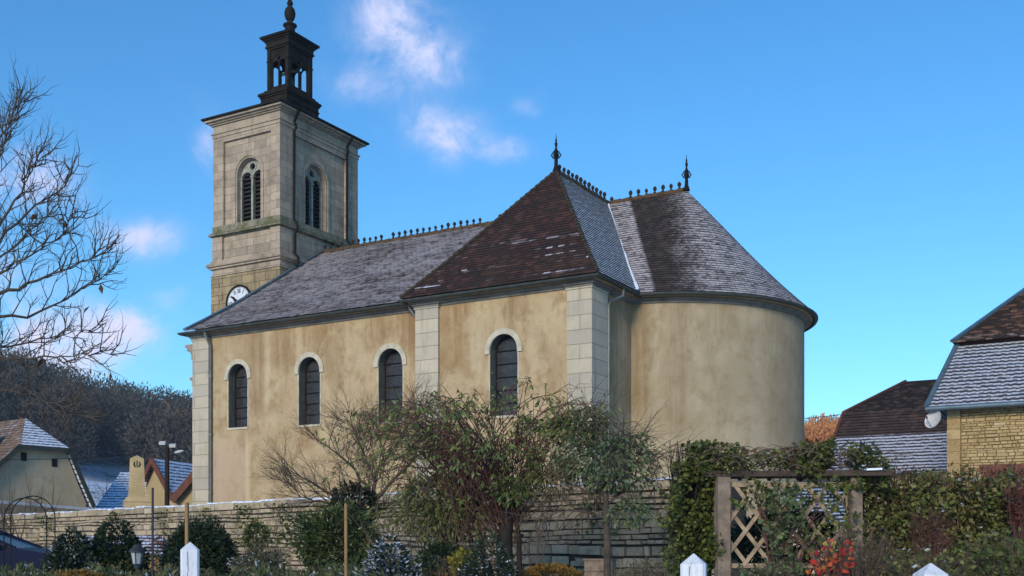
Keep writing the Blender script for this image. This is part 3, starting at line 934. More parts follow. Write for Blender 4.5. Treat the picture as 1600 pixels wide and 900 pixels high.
# stepped entablature ends of the west front
for ya_, yb_ in ((YN - 0.06, YN + 3.4), (mir(YN) - 3.4, mir(YN) + 0.06)):
  mb = MB()
  for z0, z1, o in ((8.30, 8.42, 0.14), (8.42, 8.56, 0.30), (8.56, 8.64, 0.40), (8.10, 8.30, 0.08), (7.40, 7.50, 0.16), (7.20, 7.40, 0.06)):
    mb.box(XW - 0.07 - o, XW - 0.02, ya_, yb_, z0, z1)
  mb.build('facade_entablature', M['tower_stone'], church)

# drain pipes
def pipe(pts, r=0.045):
    m_ = MB()
    m_.tube(pts, r, 8)
    for (a, b) in ((pts[-2], pts[-1]),):
        a, b = Vector(a), Vector(b)
        n = int((a - b).length / 1.9)
        for k in range(n):
            q = a.lerp(b, (k + 0.5) / max(1, n))
            m_.lathe([(r, -0.03), (r + 0.016, -0.03), (r + 0.016, 0.03), (r, 0.03)], q, 8)
    return m_.build('drain_pipe', M['pipe'], church)
pipe([(-28.02, YN - 0.34, 8.96), (-28.02, YN - 0.33, 8.85), (-28.02, YN - 0.08, 8.45), (-28.02, YN - 0.08, Z0)])
pipe([(-19.55, YN - 0.34, 8.96), (-19.55, YN - 0.33, 8.80), (-19.40, YN - 0.09, 8.5), (-19.38, YN - 0.09, 8.3), (-19.38, YN - 0.09, Z0)])
pipe([(XB + 0.36, 28.80, 8.96), (XB + 0.36, 28.80, 8.72), (XB + 0.09, 28.50, 8.55), (XB + 0.07, 28.46, 8.4), (XB + 0.07, 28.46, Z0)])


# ------------------------------------------------------------------ roofs: courses of tiles, each with a raised lower edge
def roof(mb, B, T, prof, course=COURSE, lip=0.013, u0=0.0, mi=0, smooth=False, lipmi=None):
    """B, T: matching bottom and top points; prof(t) lowers the surface for a flared eave; courses follow the slope"""
    B, T = [Vector(p) for p in B], [Vector(p) for p in T]
    n = len(B)
    SL = max((T[i] - B[i]).length for i in range(n))
    nc = max(2, round(SL / course))
    Lb, Lt = [0.0], [0.0]
    for i in range(1, n):
        Lb.append(Lb[-1] + (B[i] - B[i - 1]).length)
        Lt.append(Lt[-1] + (T[i] - T[i - 1]).length)
    off0 = Vector((0, 0, 0))
    e = (B[-1] - B[0]) if not smooth else None
    nrm = []
    for i in range(n):
        j, k = max(0, i - 1), min(n - 1, i + 1)
        t = (B[k] - B[j]).normalized()
        nn = t.cross(T[i] - B[i])
        nn = nn.normalized() if nn.length > 1e-6 else Vector((0, 0, 1))
        if nn.z < 0:
            nn = -nn
        nrm.append(nn)
    def P(i, t, lift):
        q = B[i].lerp(T[i], t)
        q.z -= prof(t)
        return q + nrm[i] * lift
    def U(i, t):
        if e is not None:
            q = B[i].lerp(T[i], t)
            return (q - B[0]).dot(e.normalized()) + u0
        return Lb[i] * (1 - t) + Lt[i] * t + u0
    for c in range(nc):
        t0, t1 = c / nc, (c + 1) / nc
        v0, v1 = c * course, (c + 1) * course - 1e-4
        for i in range(n - 1):
            a, b, c2, d = P(i, t0, lip), P(i + 1, t0, lip), P(i + 1, t1, 0.0), P(i, t1, 0.0)
            uv = [(U(i, t0), v0), (U(i + 1, t0), v0), (U(i + 1, t1), v1), (U(i, t1), v1)]
            if (c2 - d).length < 1e-4:
                mb.face([a, b, c2], mi, uv[:3], smooth)
            else:
                mb.face([a, b, c2, d], mi, uv, smooth)
            a2, b2 = P(i, t0, -0.005), P(i + 1, t0, -0.005)
            mb.face([a2, b2, b, a], mi if lipmi is None else lipmi, [uv[0], uv[1], uv[1], uv[0]], smooth)


flare = lambda a, w: (lambda t: a * (math.exp(-t / w) if t > 1e-6 else 1.0) * 0 + (a * math.sin(math.pi * min(1, t / w)) if t < w else 0))
nflare = lambda t: 0.16 * math.sin(math.pi * min(1.0, t)) * (1 - t)
EO = 0.43                                 # eave overhang
NV = 36
mb = MB()
YE = YN - EO
roof(mb, [(-28.93 + (12.6) * i / 4, YE, ZE + 0.03) for i in range(5)], [(-28.93 + 12.6 * i / 4, YR, ZR) for i in range(5)], nflare, lipmi=0)
roof(mb, [(-16.33 - 12.6 * i / 4, mir(YE), ZE + 0.03) for i in range(5)], [(-16.33 - 12.6 * i / 4, YR, ZR) for i in range(5)], nflare)
nroof = mb.build('nave_roof', M['nave_tile'], church)
# zinc flashing along the verge by the tower
mb = MB()
pr = []
for i in range(13):
    t = i / 12
    pr.append(Vector((-28.95, YE + (YR - YE) * t, ZE + 0.06 + (ZR - ZE) * t - nflare(t))))
for a, b in zip(pr, pr[1:]):
    p8 = [a + Vector((-0.02, 0, 0)), a + Vector((0.14, 0, 0)), b + Vector((0.14, 0, 0)), b + Vector((-0.02, 0, 0))]
    mb.hexa(p8 + [q + Vector((0, 0, 0.06)) for q in p8])
mb.build('verge_flashing', M['zinc'], nroof)

XC = -16.365
EX0, EX1, EY = XA - 0.36, XB + EO - 0.04, YS - EO
YTA = 30.85
tfl = lambda t: 0.10 * math.sin(math.pi * min(1.0, t)) * (1 - t)
mb = MB()
n = 9
roof(mb, [(EX0 + (EX1 - EX0) * i / (n - 1), EY, ZE + 0.03) for i in range(n)], [(XC, YTA, ZR)] * n, tfl, mi=0)
roof(mb, [(EX1, EY + (YR - EY) * i / 4, ZE + 0.03) for i in range(5)], [(XC, YTA + (YR - YTA) * i / 4, ZR) for i in range(5)], tfl, mi=1, lip=0.03)
roof(mb, [(EX0, YR - (YR - EY) * i / 4, ZE + 0.03) for i in range(5)], [(XC, YR - (YR - YTA) * i / 4, ZR) for i in range(5)], tfl, mi=2)
roof(mb, [(EX1, YR + (YR - EY) * i / 4, ZE + 0.03) for i in range(5)], [(XC, YR + (YR - YTA) * i / 4, ZR) for i in range(5)], tfl, mi=1)
roof(mb, [(EX1 + (EX0 - EX1) * i / (n - 1), mir(EY), ZE + 0.03) for i in range(n)], [(XC, mir(YTA), ZR)] * n, tfl, mi=0)
roof(mb, [(EX0, mir(EY) - (YR - EY) * i / 4, ZE + 0.03) for i in range(5)], [(XC, mir(YTA) - (YR - YTA) * i / 4, ZR) for i in range(5)], tfl, mi=2)
troof = mb.build('transept_roof', [M['hip_tile'], M['side_tile'], M['nave_tile']], church)

def hipcap(mb, a, b, fl, r=0.06, n=30):
    a, b = Vector(a), Vector(b)
    for k in range(n):
        p, q = a.lerp(b, k / n), a.lerp(b, (k + 1) / n)
        p.z += 0.035 - fl(k / n)
        q.z += 0.02 - fl((k + 1) / n)
        mb.tube([p, q], [r * 1.12, r * 0.92], 7)
for xa_, ya_, yb_ in ((EX0, EY, YTA), (EX1, EY, YTA), (EX0, mir(EY), mir(YTA)), (EX1, mir(EY), mir(YTA))):
    mb = MB()
    hipcap(mb, (xa_, ya_, ZE + 0.03), (XC, yb_, ZR), tfl)
    mb.build('hip_tiles', M['hipclay'], troof)

RE = RA + 0.34
XRA = -13.52
mb = MB()
Bp, Tp = [], []
xs0, xs1 = XC, XAC
for i in range(6):
    k = i / 5
    Bp.append((XC + (XAC - XC) * k, YR - RE, ZE + 0.03))
    Tp.append((XC + (XRA - 0.25 - XC) * k, YR, ZR))
na = 56
for i in range(1, na):
    t = -math.pi / 2 + math.pi * i / na
    Bp.append((XAC + RE * math.cos(t), YR + RE * math.sin(t), ZE + 0.03))
    Tp.append((XRA - 0.25 * max(0, 1 - min(i, na - i) / 8), YR, ZR - 0.001))
for i in range(6):
    k = 1 - i / 5
    Bp.append((XC + (XAC - XC) * k, YR + RE, ZE + 0.03))
    Tp.append((XC + (XRA - 0.25 - XC) * k, YR, ZR))
afl = lambda t: 0.20 * math.sin(math.pi * min(1.0, t)) * (1 - t)
# u is measured from the valley so that the melted patch keeps its place
roof(mb, Bp, Tp, afl, smooth=True, u0=-(EX1 - XC) + 0.0)
aroof = mb.build('apse_roof', M['apse_tile'], church)
mb = MB()
va, vb = Vector((XC, YR - 0.02, ZR)), Vector((EX1, YR - RE - 0.02, ZE + 0.06))
for k in range(14):
    p, q = va.lerp(vb, k / 14), va.lerp(vb, (k + 1) / 14)
    p.z += 0.05 - 0.12 * math.sin(math.pi * k / 14)
    q.z += 0.045 - 0.12 * math.sin(math.pi * (k + 1) / 14)
    mb.bar(p.lerp(q, random.uniform(0, .12)), q, random.uniform(0.05, 0.10), 0.03)
mb.build('valley_snow', M['snow'], aroof)

# ridge crest and its row of small knobs
mk = MB()
mk.lathe([(0.06, -0.03), (0.055, 0.02), (0.03, 0.045), (0.032, 0.07), (0.062, 0.11), (0.068, 0.15), (0.045, 0.20), (0.015, 0.225), (0, 0.23)], (0, 0, 0), 8)
knob0 = None
def crest(a, b, step, skip=()):
    global knob0
    m_ = MB()
    a, b = Vector(a), Vector(b)
    n = int((b - a).length / 0.36)
    for k in range(n):
        p, q = a.lerp(b, k / n), a.lerp(b, (k + 1) / n)
        m_.tube([p + Vector((0, 0, 0.015)), q + Vector((0, 0, 0.03))], [0.08, 0.092], 8)
    c = m_.build('ridge_crest', M['clay'], church)
    L = (b - a).length
    n = int(L / step)
    for k in range(n):
        if k in skip:
            continue
        p = a.lerp(b, (k + 0.5) / n) + Vector((0, 0, 0.10))
        if knob0 is None:
            knob0 = mk.build('ridge_knob', M['knobclay'], c)
            o = knob0
        else:
            o = knob0.copy()
            col.objects.link(o)
            o.parent = c
        o.location = p
        o.rotation_euler = (random.uniform(-.05, .05), random.uniform(-.05, .05), 0)
        s_ = random.uniform(0.85, 1.05)
        o.scale = (s_, s_, s_)
crest((-28.9, YR, ZR), (XC - 1.1, YR, ZR), 0.275, skip=(4, 11, 27, 28, 34))
crest((XC, YTA + 0.1, ZR), (XC, mir(YTA) - 0.1, ZR), 0.29, skip=(12,))
crest((XC + 0.1, YR, ZR), (XRA - 0.1, YR, ZR), 0.29, skip=(0, 1))
def finial(p):
    m_ = MB()
    m_.lathe([(0.118, -0.08), (0.089, 0.02), (0.063, 0.10), (0.056, 0.30), (0.074, 0.36), (0.096, 0.44), (0.074, 0.50), (0.056, 0.53), (0.074, 0.56), (0.044, 0.62),
              (0.026, 0.68), (0.044, 0.76), (0.048, 0.80), (0.021, 0.86), (0.033, 0.91), (0.015, 0.96), (0.004, 1.10), (0, 1.12)], p, 10)
    for k in range(4):
        a = k * math.pi / 2 + 0.4
        d = Vector((math.cos(a), math.sin(a), 0))
        m_.tube([Vector(p) + d * 0.08 + Vector((0, 0, 0.34)), Vector(p) + d * 0.15 + Vector((0, 0, 0.44)), Vector(p) + d * 0.07 + Vector((0, 0, 0.56))], 0.022, 5)
    return m_.build('roof_finial', M['black_iron'], church)
finial((XC, YTA, ZR + 0.08))
finial((XRA, YR, ZR + 0.08))
finial((XC, mir(YTA), ZR + 0.08))

# ------------------------------------------------------------------ tower
ZS0, ZS1 = 14.28, 17.78      # belfry stage
PD = 0.11                    # depth of the sunk panels
mb = MB()
# lower stage and base
mb.box(XT0 - 0.05, XT1 + 0.0, YT0 - 0.02, YT1 + 0.02, Z0, 12.32, 1)
# quoins of the lower stage, standing a little proud
for (x0, x1) in ((XT0 - 0.08, XT0 + 0.52),):
    z = 9.0
    k = 0
    while z < 12.28:
        h = 0.335
        wq = 0.6 if k % 2 else 0.42
        mb.box(x0, x0 + wq, YT0 - 0.045, YT0 - 0.01, z + 0.01, min(z + h, 12.3), 1)
        z += h
        k += 1
mb.box(XT0 - 0.10, XT1 + 0.05, YT0 - 0.06, YT1 + 0.06, 12.32, 12.37)
mb.box(XT0 - 0.04, XT1 + 0.01, YT0 - 0.01, YT1 + 0.01, 12.37, 12.60)
mb.box(XT0 - 0.14, XT1 + 0.10, YT0 - 0.11, YT1 + 0.11, 12.60, 12.68)
mb.box(XT0 - 0.22, XT1 + 0.17, YT0 - 0.18, YT1 + 0.18, 12.68, 12.80)
mb.box(XT0 - 0.10, XT1 + 0.06, YT0 - 0.07, YT1 + 0.07, 12.80, 12.92)
# middle stage
mb.box(XT0 + 0.03, XT1 - 0.03, YT0 + 0.06, YT1 - 0.06, 12.92, 13.86)
for x0, x1 in ((XT0 - 0.03, XT0 + 0.50), (XT1 - 0.48, XT1 + 0.02)):
    for y0, y1 in ((YT0 - 0.03, YT0 + 0.68), (YT1 - 0.72, YT1 + 0.03)):
        mb.box(x0, x1, y0, y1, 12.925, 13.857)
# corner pilasters of the belfry stage
for x0, x1 in ((XT0, XT0 + 0.54), (XT1 - 0.46, XT1)):
    for y0, y1 in ((YT0, YT0 + 0.71), (YT1 - 0.77, YT1)):
        mb.box(x0, x1, y0, y1, ZS0, ZS1 + 0.001)
SBW = (-30.68, 0.61, 14.30, 16.17)
EBW = (34.47, 0.63, 14.30, 16.19)
oS = [(XT0 + 0.54, ZS0), (XT1 - 0.46, ZS0), (XT1 - 0.46, ZS1 - 0.20), (XT0 + 0.54, ZS1 - 0.20)]
oE = [(YT0 + 0.71, ZS0), (YT1 - 0.77, ZS0), (YT1 - 0.77, ZS1 - 0.20), (YT0 + 0.71, ZS1 - 0.20)]
mb.plate(oS, [arch(*SBW, n=20)], south(YT0 + PD), 0, 0.34)
mb.plate(oE, [arch(*EBW, n=20)], east(XT1 - PD), 0, 0.34)
mb.face([(XT0 + PD, YT1 - 0.7, ZS0), (XT0 + PD, YT1 - 0.7, ZS1), (XT0 + PD, YT0 + 0.7, ZS1), (XT0 + PD, YT0 + 0.7, ZS0)])
mb.face([(XT1 - 0.4, YT1 - PD, ZS0), (XT1 - 0.4, YT1 - PD, ZS1), (XT0 + 0.5, YT1 - PD, ZS1), (XT0 + 0.5, YT1 - PD, ZS0)])
# architrave, frieze, cornice
mb.box(XT0 + 0.003, XT1 - 0.003, YT0 + 0.003, YT1 - 0.003, ZS1 - 0.198, ZS1 + 0.0)
mb.box(XT0 - 0.03, XT1 + 0.03, YT0 - 0.03, YT1 + 0.03, ZS1 + 0.003, ZS1 + 0.14)
mb.box(XT0 - 0.07, XT1 + 0.07, YT0 - 0.07, YT1 + 0.07, ZS1 + 0.14, ZS1 + 0.19)
mb.box(XT0, XT1, YT0, YT1, ZS1 + 0.19, 18.26)
for o, z0, z1 in ((0.07, 18.26, 18.32), (0.14, 18.32, 18.38), (0.25, 18.38, 18.46)):
    mb.box(XT0 - o, XT1 + o, YT0 - o, YT1 + o, z0, z1)
tower = mb.build('tower_wall', [M['tower_stone'], M['tower_low']], church)
# mossy sloping band under the belfry windows
mb = MB()
for o, z0, z1 in ((0.02, 13.86, 13.90), (0.14, 13.90, 13.97), (0.09, 13.97, 14.03), (0.03, 14.03, 14.279)):
    mb.box(XT0 - o, XT1 + o, YT0 - o, YT1 + o, z0, z1)
mb.build('mossy_band', M['mossy_stone'], tower)
# archivolts
for fm_, bw_ in ((south(YT0 + PD), SBW), (east(XT1 - PD), EBW)):
    mb = MB()
    arch_ring(mb, fm_, bw_[0], bw_[1] + 0.07, bw_[1] + 0.17, bw_[3], 1.86, -0.035, 0.02)
    mb.build('archivolt', M['tower_stone'], tower)

def belfry(fm, uc, hw, sill, spring):
    n = 12
    lr = hw * 0.445
    outer = arch(uc, hw - 0.004, sill, spring, 20)
    ls = spring - 0.12
    holes = [arch(uc - hw / 2, lr, sill + 0.05, ls, n), arch(uc + hw / 2, lr, sill + 0.05, ls, n)]
    oc = (uc, spring + hw * 0.53)
    orr = hw * 0.235
    holes.append([(oc[0] + orr * math.cos(2 * math.pi * k / 18), oc[1] + orr * math.sin(2 * math.pi * k / 18)) for k in range(18)])
    m_ = MB()
    m_.plate(outer, holes, fm, 0.24, 0.34)
    o = m_.build('belfry_window', M['trim_grey'], church)
    m_ = MB()
    for c in (uc - hw / 2, uc + hw / 2):
        arch_ring(m_, fm, c, lr - 0.002, lr + 0.035, ls, 0.0, 0.205, 0.245, 12)
    for a in range(18):
        t0, t1 = 2 * math.pi * a / 18, 2 * math.pi * (a + 1) / 18
        q = lambda t, r: fm(oc[0] + r * math.cos(t), oc[1] + r * math.sin(t), 0.205)
        m_.face([q(t0, orr - 0.004), q(t0, orr + 0.045), q(t1, orr + 0.045), q(t1, orr - 0.004)])
        q2 = lambda t, r: fm(oc[0] + r * math.cos(t), oc[1] + r * math.sin(t), 0.245)
        m_.face([q(t0, orr + 0.045), q2(t0, orr + 0.045), q2(t1, orr + 0.045), q(t1, orr + 0.045)])
    for u, r in ((uc, 0.05), (uc - hw + 0.035, 0.035), (uc + hw - 0.035, 0.035)):
        m_.tube([fm(u, sill + 0.02, 0.21), fm(u, ls, 0.21)], r, 10)
        p = fm(u, ls, 0.21)
        m_.lathe([(r, -0.02), (r + 0.03, 0.0), (r + 0.045, 0.06), (r + 0.02, 0.07)], p, 10)
        p = fm(u, sill, 0.21)
        m_.lathe([(r + 0.04, 0.0), (r + 0.04, 0.05), (r, 0.09)], p, 10)
    m_.build('tracery', M['trim_grey'], o)
    m_ = MB()
    k = sill + 0.10
    while k < spring + hw * 0.95:
        for c in (uc - hw / 2, uc + hw / 2):
            a, b = fm(c - lr, k, 0.30), fm(c + lr, k, 0.30)
            a2, b2 = fm(c - lr, k + 0.13, 0.44), fm(c + lr, k + 0.13, 0.44)
            z = Vector((0, 0, 0.02))
            m_.hexa([a, b, b2, a2, a + z, b + z, b2 + z, a2 + z])
        k += 0.165
    m_.build('louvres', M['louvre'], o)
    m_ = MB()
    m_.face([fm(u, z, 0.46) for u, z in arch(uc, hw - 0.003, sill, spring, 12)])
    m_.build('dark_opening', M['dark'], o)
M['trim_grey'] = plain('grey_tracery_stone', (0.30, 0.285, 0.24), 0.9, 0.3, 5)
belfry(south(YT0 + PD), *SBW)
belfry(east(XT1 - PD), *EBW)

# tower roof slab
mb = MB()
o = 0.34
mb.box(XT0 - o, XT1 + o, YT0 - o, YT1 + o, 18.462, 18.53)
p = [(XT0 - o + .02, YT0 - o + .02, 18.53), (XT1 + o - .02, YT0 - o + .02, 18.53), (XT1 + o - .02, YT1 + o - .02, 18.53), (XT0 - o + .02, YT1 + o - .02, 18.53)]
q = [(-31.3, YR - 1, 18.80), (-29.9, YR - 1, 18.80), (-29.9, YR + 1, 18.80), (-31.3, YR + 1, 18.80)]
mb.hexa(p + q)
mb.build('tower_roof', M['lantern'], church)
# rain pipes down the tower
for pts in ([(XT1 + 0.30, 32.98, 18.42), (XT1 + 0.04, 32.99, 18.05), (XT1 + 0.04, 32.99, 17.95), (XT1 + 0.13, 32.99, 17.93), (XT1 + 0.13, 32.99, 17.78), (XT1 + 0.04, 32.99, 17.72), (XT1 + 0.02, 32.99, 14.3), (XT1 + 0.20, 32.99, 14.03), (XT1 + 0.20, 32.99, 13.9), (XT1 + 0.07, 33.0, 13.75), (XT1 + 0.07, 33.0, 12.95), (XT1 + 0.23, 33.0, 12.8), (XT1 + 0.23, 33.0, 12.6), (XT1 + 0.08, 33.0, 12.4), (XT1 + 0.06, 33.0, 11.9)],
            [(XT1 + 0.30, 36.24, 18.42), (XT1 + 0.04, 36.22, 18.05), (XT1 + 0.10, 36.22, 17.9), (XT1 + 0.03, 36.22, 17.7), (XT1 + 0.02, 36.22, 14.3), (XT1 + 0.20, 36.22, 14.0), (XT1 + 0.06, 36.22, 13.8), (XT1 + 0.06, 36.22, 13.0)]):
    mb = MB()
    mb.tube([(x + 0.03, y, z) for x, y, z in pts], 0.05, 8)
    mb.build('drain_pipe', M['black_iron'], church)

# clock
CX, CZ, CR = -31.03, 11.17, 0.60
mb = MB()
def ring(mb, r0, r1, y0, y1, n=40, mi=0):
    for k in range(n):
        t0, t1 = 2 * math.pi * k / n, 2 * math.pi * (k + 1) / n
        q = lambda t, r, y: (CX + r * math.cos(t), y, CZ + r * math.sin(t))
        mb.face([q(t0, r0, y0), q(t0, r1, y0), q(t1, r1, y0), q(t1, r0, y0)], mi)
        mb.face([q(t0, r1, y0), q(t0, r1, y1), q(t1, r1, y1), q(t1, r1, y0)], mi)
        mb.face([q(t0, r0, y0), q(t1, r0, y0), q(t1, r0, y1), q(t0, r0, y1)], mi)
yc = YT0 - 0.02
ring(mb, CR + 0.004, CR + 0.075, yc - 0.07, yc + 0.0)
clock = mb.build('clock', M['lantern'], church)
mb = MB()
mb.face([(CX + CR * math.cos(2 * math.pi * k / 48), yc - 0.035, CZ + CR * math.sin(2 * math.pi * k / 48)) for k in range(48)])
mb.build('clock_face', M['white'], clock)
NUM = ['XII', 'I', 'II', 'III', 'IIII', 'V', 'VI', 'VII', 'VIII', 'IX', 'X', 'XI']
def stroke(mb, cx, cz, ang, x0, z0, x1, z1, wd=0.02, y=-0.04):
    """a stroke in a frame whose up direction points outward along ang (clockwise from 12)"""
    s_, c_ = math.sin(ang), math.cos(ang)
    T_ = lambda x, z: Vector((cx + x * c_ + z * s_, 0, cz - x * s_ + z * c_))
    a, b = T_(x0, z0), T_(x1, z1)
    d = (b - a).normalized()
    nrm = Vector((-d.z, 0, d.x)) * wd / 2
    q = [a - nrm, b - nrm, b + nrm, a + nrm]
    f_ = [Vector((v.x, yc + y - 0.006, v.z)) for v in q]
    bk = [Vector((v.x, yc + y + 0.003, v.z)) for v in q]
    mb.hexa(bk + f_)
for h, s_ in enumerate(NUM):
    mb = MB()
    ang = 2 * math.pi * h / 12
    wdt = {'I': 0.045, 'V': 0.085, 'X': 0.085}
    tot = sum(wdt[c] for c in s_)
    x = -tot / 2
    for c in s_:
        ww = wdt[c]
        a, b = x + 0.012, x + ww - 0.012
        z0, z1 = 0.36, 0.52
        if c == 'I':
            stroke(mb, CX, CZ, ang, (a + b) / 2, z0, (a + b) / 2, z1, 0.02)
        elif c == 'V':
            stroke(mb, CX, CZ, ang, a, z1, (a + b) / 2, z0, 0.02)
            stroke(mb, CX, CZ, ang, b, z1, (a + b) / 2, z0, 0.011)
        else:
            stroke(mb, CX, CZ, ang, a, z1, b, z0, 0.02)
            stroke(mb, CX, CZ, ang, b, z1, a, z0, 0.011)
        x += ww
    mb.build('numeral', M['black_iron'], clock)
mb = MB()
for k in range(60):
    ang = 2 * math.pi * k / 60
    stroke(mb, CX, CZ, ang, 0, 0.555, 0, 0.58, 0.014 if k % 5 else 0.03)
mb.build('minute_track', M['black_iron'], clock)
for ang, L, wd, y in ((R(-56), 0.47, 0.05, -0.055), (R(-66), 0.30, 0.07, -0.047)):
    mb = MB()
    stroke(mb, CX, CZ, ang, 0, -0.10, 0, L, wd, y)
    stroke(mb, CX, CZ, ang, 0, L * 0.55, 0, L * 0.8, wd * 1.8, y + 0.001)
    mb.build('clock_hand', M['black_iron'], clock)
mb = MB()
ring(mb, 0.0001, 0.05, yc - 0.068, yc - 0.04, 14)
mb.build('clock_hub', M['black_iron'], clock)

# lantern on the tower
LX, LY = -30.585, YR
mb = MB()
def sq(mb, hx, hy, z0, z1, cx=LX, cy=LY):
    mb.box(cx - hx, cx + hx, cy - hy, cy + hy, z0, z1)
sq(mb, 0.72, 0.99, 18.62, 18.95)
sq(mb, 0.69, 0.96, 18.95, 19.40)
sq(mb, 0.72, 0.99, 19.40, 19.45)
sq(mb, 0.69, 0.96, 19.45, 19.62)
sq(mb, 0.72, 1.00, 19.62, 19.70)
sq(mb, 0.77, 1.05, 19.70, 19.80)
sq(mb, 0.70, 0.94, 19.80, 19.87)
sq(mb, 0.63, 0.84, 19.87, 19.96)
BX, BY, BZ0, BZ1 = 0.56, 0.73, 19.96, 21.62
for sx in (-1, 1):
    for sy in (-1, 1):
        x0, x1 = sorted((LX + sx * BX, LX + sx * (BX - 0.17)))
        y0, y1 = sorted((LY + sy * BY, LY + sy * (BY - 0.20)))
        mb.box(x0, x1, y0, y1, BZ0, BZ1)
        mb.box(x0 - 0.025, x1 + 0.025, y0 - 0.025, y1 + 0.025, 21.14, 21.19)
lw, le = BX - 0.17, BY - 0.20
for (fm, uc, h) in ((south(LY - BY + 0.05), LX, lw), (east(LX + BX - 0.05), LY, le), (south(LY + BY - 0.11), LX, lw), (east(LX - BX + 0.11), LY, le)):
    hw = h - 0.035
    sp = 21.40 - hw
    o2 = [(uc - h, BZ0), (uc + h, BZ0), (uc + h, BZ1), (uc - h, BZ1)]
    mb.plate(o2, [arch(uc, hw, BZ0 + 0.08, sp, 14)], fm, 0, 0.08)
    lr = hw * 0.43
    lsp = sp - 0.02
    holes = [arch(uc - hw / 2, lr, BZ0 + 0.19, lsp, 10), arch(uc + hw / 2, lr, BZ0 + 0.19, lsp, 10)]
    oc, orr = (uc, sp + hw * 0.56), hw * 0.2
    holes.append([(oc[0] + orr * math.cos(2 * math.pi * k / 14), oc[1] + orr * math.sin(2 * math.pi * k / 14)) for k in range(14)])
    mb.plate(arch(uc, hw - 0.002, BZ0 + 0.082, sp, 14), holes, fm, 0.025, 0.06)
    mb.tube([fm(uc, BZ0 + 0.1, 0.03), fm(uc, lsp, 0.03)], 0.035, 8)
sq(mb, BX + 0.01, BY + 0.01, BZ1, 21.70)
sq(mb, BX + 0.06, BY + 0.06, 21.70, 21.76)
sq(mb, BX + 0.03, BY + 0.03, 21.76, 21.92)
sq(mb, BX + 0.08, BY + 0.06, 21.92, 21.99)
sq(mb, BX + 0.14, BY + 0.12, 21.99, 22.06)
sq(mb, BX + 0.22, BY + 0.19, 22.06, 22.13)
lan = mb.build('lantern', M['lantern'], church)
mb = MB()
a, b = 0.80, 0.95
p = [(LX - a, LY - b, 22.132), (LX + a, LY - b, 22.132), (LX + a, LY + b, 22.132), (LX - a, LY + b, 22.132)]
q = [(LX - .40, LY - .46, 22.30), (LX + .40, LY - .46, 22.30), (LX + .40, LY + .46, 22.30), (LX - .40, LY + .46, 22.30)]
mb.hexa(p + q)
sq(mb, 0.40, 0.46, 22.30, 22.38)
mb.build('lantern_roof', M['lantern'], lan)
mb = MB()
mb.lathe([(0.34, 22.38), (0.24, 22.46), (0.20, 22.62), (0.20, 22.72), (0.28, 22.78), (0.28, 22.83), (0.13, 22.90), (0.11, 23.0), (0.17, 23.05), (0.215, 23.18), (0.225, 23.32), (0.19, 23.46),
          (0.11, 23.56), (0.08, 23.62), (0.13, 23.68), (0.10, 23.78), (0.05, 23.9), (0.025, 24.1)], (LX, LY, 0), 18)
mb.tube([(LX, LY, 24.05), (LX, LY, 25.3)], 0.03, 6)
mb.tube([(LX - 0.32, LY, 24.85), (LX + 0.32, LY, 24.85)], 0.03, 6)
mb.build('spire_finial', M['lantern'], lan)
mb = MB()
mb.lathe([(0.24, 20.28), (0.23, 20.32), (0.17, 20.42), (0.14, 20.56), (0.11, 20.66), (0.04, 20.70), (0.0, 20.71)], (LX, LY, 0), 16)
mb.tube([(LX, LY, 20.7), (LX, LY, 20.86)], 0.03, 6)
mb.box(LX - BX + 0.1, LX + BX - 0.1, LY - 0.04, LY + 0.04, 20.86, 20.94)
mb.build('bell', M['bronze'], lan)

# ================================================================== FAR LAND: woods, houses, monument
def wood(name, mat, spots, label, hmul=1.0, leafn=760, seed=3):
    g_ = np.random.default_rng(seed)
    P, D, Rn, S = [], [], [], []
    for (r, d, h, tint) in spots:
        z = hill_z(r, d)
        c = W(r, d, 0)
        n = leafn
        rad = h * g_.uniform(0.26, 0.38)
        dd_ = g_.normal(0, 1, (n, 3))
        dd_ /= np.linalg.norm(dd_, axis=1, keepdims=True)
        rr_ = g_.uniform(0.25, 1, n) ** 0.5
        p = np.stack([c.x + dd_[:, 0] * rad * rr_, c.y + dd_[:, 1] * rad * rr_, z + h * 0.60 + dd_[:, 2] * h * 0.40 * rr_], 1)
        P.append(p)
        e = dd_.copy()
        e[:, 2] = e[:, 2] * 0.5 + 0.9
        D.append(e)
        Rn.append(np.clip(tint + g_.normal(0, 0.10, n), 0, 1))
    o = leaf_mesh(name, np.concatenate(P), np.concatenate(D), 0.62, 0.20, mat, rnd=np.concatenate(Rn), jitter=0.7, sizevar=0.6, fold=0.4)
    o['kind'] = 'stuff'
    tag(o, label, 'woodland')
    return o


spots = []
for _ in range(950):
    px = random.uniform(-420, 360)
    d = 152 + 150 * random.random() ** 1.1
    if 120 < px < 215 and d < 178:
        continue
    r = (px - 800) / F * d
    spots.append((r, d, random.uniform(8, 13.5), random.choice([0.05, 0.2, 0.3, 0.45, 0.6, 0.75, 0.95, 0.25, 0.1])))
wood('forest', M['forest'], spots, 'dark bare woodland covering the hillside beyond the farmhouse')
spots = []
for _ in range(170):
    px = random.uniform(1150, 1480)
    d = 215 + 70 * random.random()
    spots.append(((px - 800) / F * d, d, random.uniform(7, 11), random.random()))
wood('sun_tinted_woods', M['forest_orange'], spots, 'woodland coloured orange for the sunlight on it, on the skyline between the apse and the brown roofed house', leafn=900, seed=5)


def rd(r, d, z):
    return W(r, d, z)


